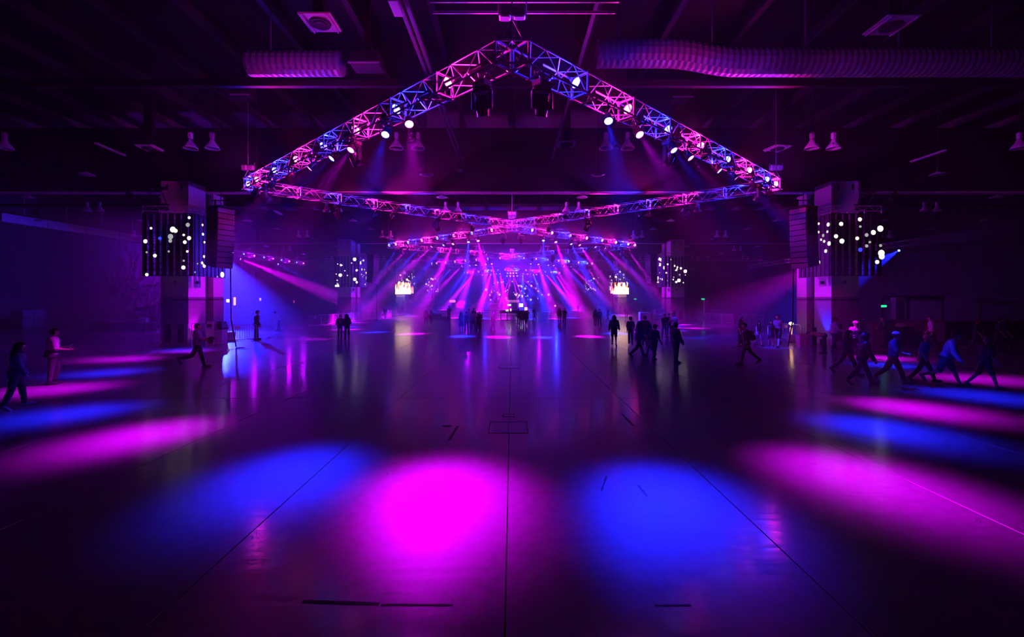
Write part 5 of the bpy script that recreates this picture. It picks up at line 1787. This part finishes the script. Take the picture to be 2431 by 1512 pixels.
def make_person(d, g, H, b, me):
    k = b.k
    rot = math.radians(d['face']) - math.atan2(d['px'] - CX, F)     # face is given relative to the line of sight
    t = thing('person', d['label'], 'person', (g.x, g.y, 0), rot)
    n = len(me.vertices)
    V = np.empty(n * 3); me.vertices.foreach_get('co', V); V = V.reshape(-1, 3)
    Nn = np.empty(n * 3); me.vertices.foreach_get('normal', Nn); Nn = Nn.reshape(-1, 3)
    nf = len(me.polygons)
    lv = np.empty(len(me.loops), dtype=int); me.loops.foreach_get('vertex_index', lv)
    Fq = lv.reshape(-1, 4)
    C = V[Fq].mean(axis=1)
    lab = classify(C, b.prims)
    tags = np.array([p[0] for p in b.prims])[lab]
    # body: one fused surface plus the fingers rooted in the palms
    fb = MB()
    for hc, dd, fg in b.hands:
        for p0, p1, p2, r, r2 in fg:
            fb.tube(p0 - (p1 - p0) * .3, p1, r, r * .95, 6).tube(p1, p2, r * .95, r2, 6)
            fb.ell(p2, (r2, r2, r2), 6, 4).ell(p1, (r, r, r), 6, 4)
    bv = V.tolist() + [list(v) for v in fb.v]
    bf = Fq.tolist() + [[i + n for i in f] for f in fb.f]
    bm = bpy.data.meshes.new('body')
    bm.from_pydata(bv, [], bf)
    bm.materials.append(SKIN[d['skin']])
    bm.polygons.foreach_set('use_smooth', [True] * len(bm.polygons))
    put('body', bm, t)
    bpy.data.meshes.remove(me)
    ey = MB()
    for e in b.eyes:
        ey.ell(e, (.011 * k, .009 * k, .008 * k), 6, 5)
    ey.build('eyes', MAT['lens_off'], t)
    inv = np.array(b.U.transposed())
    pel = np.array((0, 0, b.lift))
    loc = (C - pel) @ inv.T          # torso frame of each face
    lz = loc[:, 2] / k
    torso = (tags == 'torso')
    # trousers, shoes
    leg = np.isin(tags, ('thigh', 'shin'))
    low = (tags == 'pelvis') | (torso & (lz < .10))
    fabric_noise = lambda amp: amp * (np.sin(V[:, 2] * 55 / k + V[:, 0] * 30) * .5 + np.sin(V[:, 1] * 43 + V[:, 2] * 27) * .5)
    if d['legs'] == 'long':
        keep = leg | low
        off = (.012 + .3 * d['loose']) * k + fabric_noise(.004)
        shell('trousers', V, Nn, Fq, keep, off, cloth(d['bottom']), t)
    elif d['legs'] == 'short':
        knee_z = np.array([p[2].z if p[0] == 'thigh' else 0 for p in b.prims])
        th = np.array([p[0] == 'thigh' for p in b.prims])
        keep = low | (tags == 'thigh')
        shell('shorts', V, Nn, Fq, keep, .022 * k + fabric_noise(.004), cloth(d['bottom']), t)
    else:
        shell('briefs', V, Nn, Fq, low, .008 * k, cloth(d['bottom']), t)
    fi = [i for i, p in enumerate(b.prims) if p[0] == 'foot']
    for half in (fi[:len(fi) // 2], fi[len(fi) // 2:]):
        shell('shoe', V, Nn, Fq, np.isin(lab, half), .008 * k, cloth(d['shoes'], .5), t)
    # top
    keep = torso & (lz > .015) if d['jacket'] != 'long' else torso | ((tags == 'pelvis') & (lz > -.12))
    if d['jacket'] != 'long':
        keep = keep | ((tags == 'pelvis') & (lz > .0))
    if d['sleeve'] in ('short', 'long'):
        keep = keep | (tags == 'uarm')
    if d['sleeve'] == 'long':
        keep = keep | (tags == 'farm')
    off = (.016 + d['loose']) * k + fabric_noise(.006)
    shell('top' if d['jacket'] is None else 'jacket' if d['jacket'] == 'long' else 'shirt', V, Nn, Fq, keep, off, cloth(d['top']), t)
    if d['jacket'] == 'vest':
        keep = ((torso | (tags == 'pelvis')) & (loc[:, 1] < .03)) | np.isin(tags, ('uarm', 'farm'))
        shell('jacket', V, Nn, Fq, keep, .034 * k, cloth(BLK), t)
    if d['jacket'] == 'waist':
        m = MB()
        prof = [(1.0, .12), (1.12, .06), (1.16, -.02), (1.2, -.10)]
        vs, fs = [], []
        for r, z in prof:
            for i in range(18):
                a = 2 * math.pi * i / 18
                vs.append(b.up(r * .195 * math.cos(a), r * .16 * math.sin(a) - .01, z + .02 + .012 * math.sin(3 * a)))
        for q in range(3):
            for i in range(18):
                j = (i + 1) % 18
                fs.append((q * 18 + i, q * 18 + j, q * 18 + 18 + j, q * 18 + 18 + i))
        m.add(vs, fs)
        m.build('tied_jacket', cloth(CHAR), t, True)
    if d['skirt']:
        colr, ln = d['skirt']
        m = MB()
        vs, fs = [], []
        S = 20
        rings = ((.20, .135, .105), (.06, .175, .145), (-.10, .205, .185), (-.25, .225, .215), (-ln + .10, .24, .24))
        for z, ax, ay in rings:
            for i in range(S):
                a = 2 * math.pi * i / S
                w = 1 + .06 * math.cos(5 * a) * (1 if z < 0 else 0)
                p = b.up(ax * w * math.cos(a), ay * w * math.sin(a), z) if z > 0 else Vector((ax * k * w * math.cos(a), ay * k * w * math.sin(a), b.lift + z * k))
                vs.append(p)
        for q in range(len(rings) - 1):
            for i in range(S):
                j = (i + 1) % S
                fs.append((q * S + j, q * S + i, q * S + S + i, q * S + S + j))
        m.add(vs, fs)
        m.build('skirt', cloth(colr), t, True)
    hc, Hm = b.head
    H4 = Hm.to_4x4(); H4.translation = hc
    lh = (C - np.array(hc)) @ np.array(Hm)      # head frame
    if d['hair'] is not None:
        hm = cloth(d['hair'], .6)
        L = d['long_hair']
        keep = (tags == 'head') & ((lh[:, 2] > .045 * k) | (lh[:, 1] < (.0 if L < .2 else .02) * k)) & ~((lh[:, 1] > .055 * k) & (lh[:, 2] < .055 * k))
        keep &= lh[:, 2] > -.055 * k
        shell('hair', V, Nn, Fq, keep, (.013 + .012 * min(1, L)) * k + fabric_noise(.004), hm, t)
        if L > 0.01:
            m = MB()
            ln = .10 + .26 * L
            r = random.Random(int(d['px']))
            for q in range(13):
                a = math.radians(-200 + q * 220 / 12 + r.uniform(-6, 6))
                x0, y0 = .088 * math.cos(a), .085 * math.sin(a) - .005
                p0 = H4 @ Vector((x0 * k, y0 * k, .06 * k))
                p1 = H4 @ Vector((x0 * 1.22 * k, (y0 * 1.15 - .02) * k, (-.06 - ln * .25) * k))
                p2 = p1 + Vector((r.uniform(-.02, .02) * k, (-.035 + r.uniform(-.015, .015)) * k, -ln * .6 * k))
                rr = (.034 + .012 * min(1.2, L)) * k
                m.tube(p0, p1, rr * .8, rr * 1.15, 7).tube(p1, p2, rr * 1.15, rr * .45, 7)
                m.ell(p1, (rr * 1.15,) * 3, 7, 5)
            m.build('hair_lengths', hm, t, True)
    if d['hat'] == 'cap' or d['hat'] == 'palecap':
        mt = cloth(WHT if d['hat'] == 'palecap' else BLK)
        keep = (tags == 'head') & (lh[:, 2] > .04 * k)
        shell('cap', V, Nn, Fq, keep, .026 * k, mt, t)
        if d['hat'] == 'cap':
            MB().bevbox((0, .155 * k, .062 * k), (.15 * k, .11 * k, .012 * k), .004, H4).build('cap_peak', mt, t)
    if d['hat'] == 'brim':
        m = MB().lathe([(.17 * k, .055 * k), (.175 * k, .06 * k), (.105 * k, .072 * k), (.10 * k, .15 * k), (.085 * k, .17 * k), (.02 * k, .165 * k)], 18, H4)
        m.build('brimmed_hat', cloth(CHAR), t, True)
    if d['hood'] is not None:
        keep = (tags == 'head') & ((lh[:, 1] < .045 * k) | (lh[:, 2] > .075 * k)) | (tags == 'neck')
        shell('hood', V, Nn, Fq, keep, .03 * k, cloth(d['hood']), t)
    if d['glasses']:
        m = MB().path(b.glass, .004, 5)
        for e in b.eyes:
            m.box(e + Vector((0, .008, 0)), (.045 * k, .006, .03 * k))
        m.build('glasses', MAT['black'], t)
    if d['straps']:
        m = MB()
        if d['straps'] == 1:
            for sx in (-.07, .07):
                m.path([b.up(sx, -.14, .25), b.up(sx * 1.1, -.13, .42), b.up(sx * 1.2, -.02, .545), b.up(sx, .13, .42)], .014 * k, 6)
            m.build('dungaree_straps', cloth(BLK), t)
        else:
            m.path([b.up(-.07, -.04, .53), b.up(-.06, .09, .46), b.up(0, .135, .36), b.up(.06, .09, .46), b.up(.07, -.04, .53)], .024 * k, 6)
            m.build('pale_collar', cloth((.5, .6, .45)), t)
    R4 = Matrix.Translation((g.x, g.y, 0)) @ Matrix.Rotation(rot, 4, 'Z')
    if d['pack']:
        pale = d['pack'] == 'pale'
        U4 = b.U.to_4x4(); U4.translation = b.up(0, 0, 0)
        mt = cloth((.4, .35, .42) if pale else BLK if d['pack'] == 'dark' else (.05, .05, .06))
        what = d['label'].split(' ')
        if d['pack'] == 'sling':
            bag = thing('shoulder_bag', 'bag worn by the ' + short_of(d['label']), 'bag', (0, 0, 0))
            bag.matrix_world = R4
            MB().bevbox((.02 * k, (-.175 - d['loose']) * k, .28 * k), (.25 * k, .06 * k, .34 * k), .02, U4).build('pouch', mt, bag)
            MB().path([b.up(-.10, -.165 - d['loose'], .42), b.up(-.12, -.06, .555), b.up(-.09, .10 + d['loose'], .45)], .01 * k, 5).path([b.up(.10, -.165 - d['loose'], .42), b.up(.12, -.06, .555), b.up(.09, .10 + d['loose'], .45)], .01 * k, 5).build('strap', cloth(GREY), bag)
        else:
            bag = thing('backpack', 'backpack worn by the ' + short_of(d['label']), 'bag', (0, 0, 0))
            bag.matrix_world = R4
            MB().bevbox((0, (-.21 - d['loose']) * k, .28 * k), (.30 * k, .15 * k, .42 * k), .045, U4).build('main_pouch', mt, bag)
            MB().bevbox((0, (-.30 - d['loose']) * k, .20 * k), (.22 * k, .06 * k, .20 * k), .02, U4).build('front_pocket', mt, bag)
            m = MB()
            for sx in (-1, 1):
                m.path([b.up(sx * .11, -.14 - d['loose'], .44), b.up(sx * .12, -.04, .555), b.up(sx * .115, .115 + d['loose'], .42), b.up(sx * .13, .03, .16)], .016 * k, 5)
            m.build('straps', mt, bag)
    if d['held'] == 'sticks':
        hr = b.hands[1][0]
        for j, dv in enumerate((Vector((.05, .36, .03)), Vector((-.04, .30, -.14)))):
            st_ = thing('drumstick', ('level drumstick' if j == 0 else 'drooping drumstick') + ' in the hand of the person in the pale tee', 'drumstick', (0, 0, 0))
            st_.matrix_world = R4
            MB().tube(hr - dv * .25, hr + dv, .008, .006, 6).ell(hr + dv * 1.03, (.008, .008, .008), 6, 5).build('shaft', cloth(TAN), st_)
        hl = b.hands[0][0]
        cp = thing('folded_paper', 'pale folded paper in the raised hand of the drumstick holder', 'paper', (0, 0, 0))
        cp.matrix_world = R4
        MB().bevbox(hl + Vector((0, .05, .03)), (.13, .10, .012), .004).bevbox(hl + Vector((0, .05, .05)), (.12, .09, .01), .004).build('sheet', cloth(WHT), cp)
    if d['held'] == 'bundle':
        c = (b.hands[0][0] + b.hands[1][0]) / 2 + Vector((0, -.06, -.02))
        bn = thing('cloth_bundle', 'dark bundle held in the arms of the striding person', 'bundle', (0, 0, 0))
        bn.matrix_world = R4
        m = MB()
        for q, (ox, oy, oz, rr) in enumerate(((0, 0, 0, .12), (-.12, .03, .03, .10), (.12, .02, -.02, .10), (0, .08, .05, .09), (.04, .02, -.09, .09))):
            m.ell(c + Vector((ox, oy, oz)), (rr * 1.2, rr, rr * .85), 12, 8)
        m.build('folds', cloth(CHAR), bn, True)


def short_of(lb):
    w = lb.split(' ')
    return ' '.join(w[:9]).rstrip(',')


build_people()
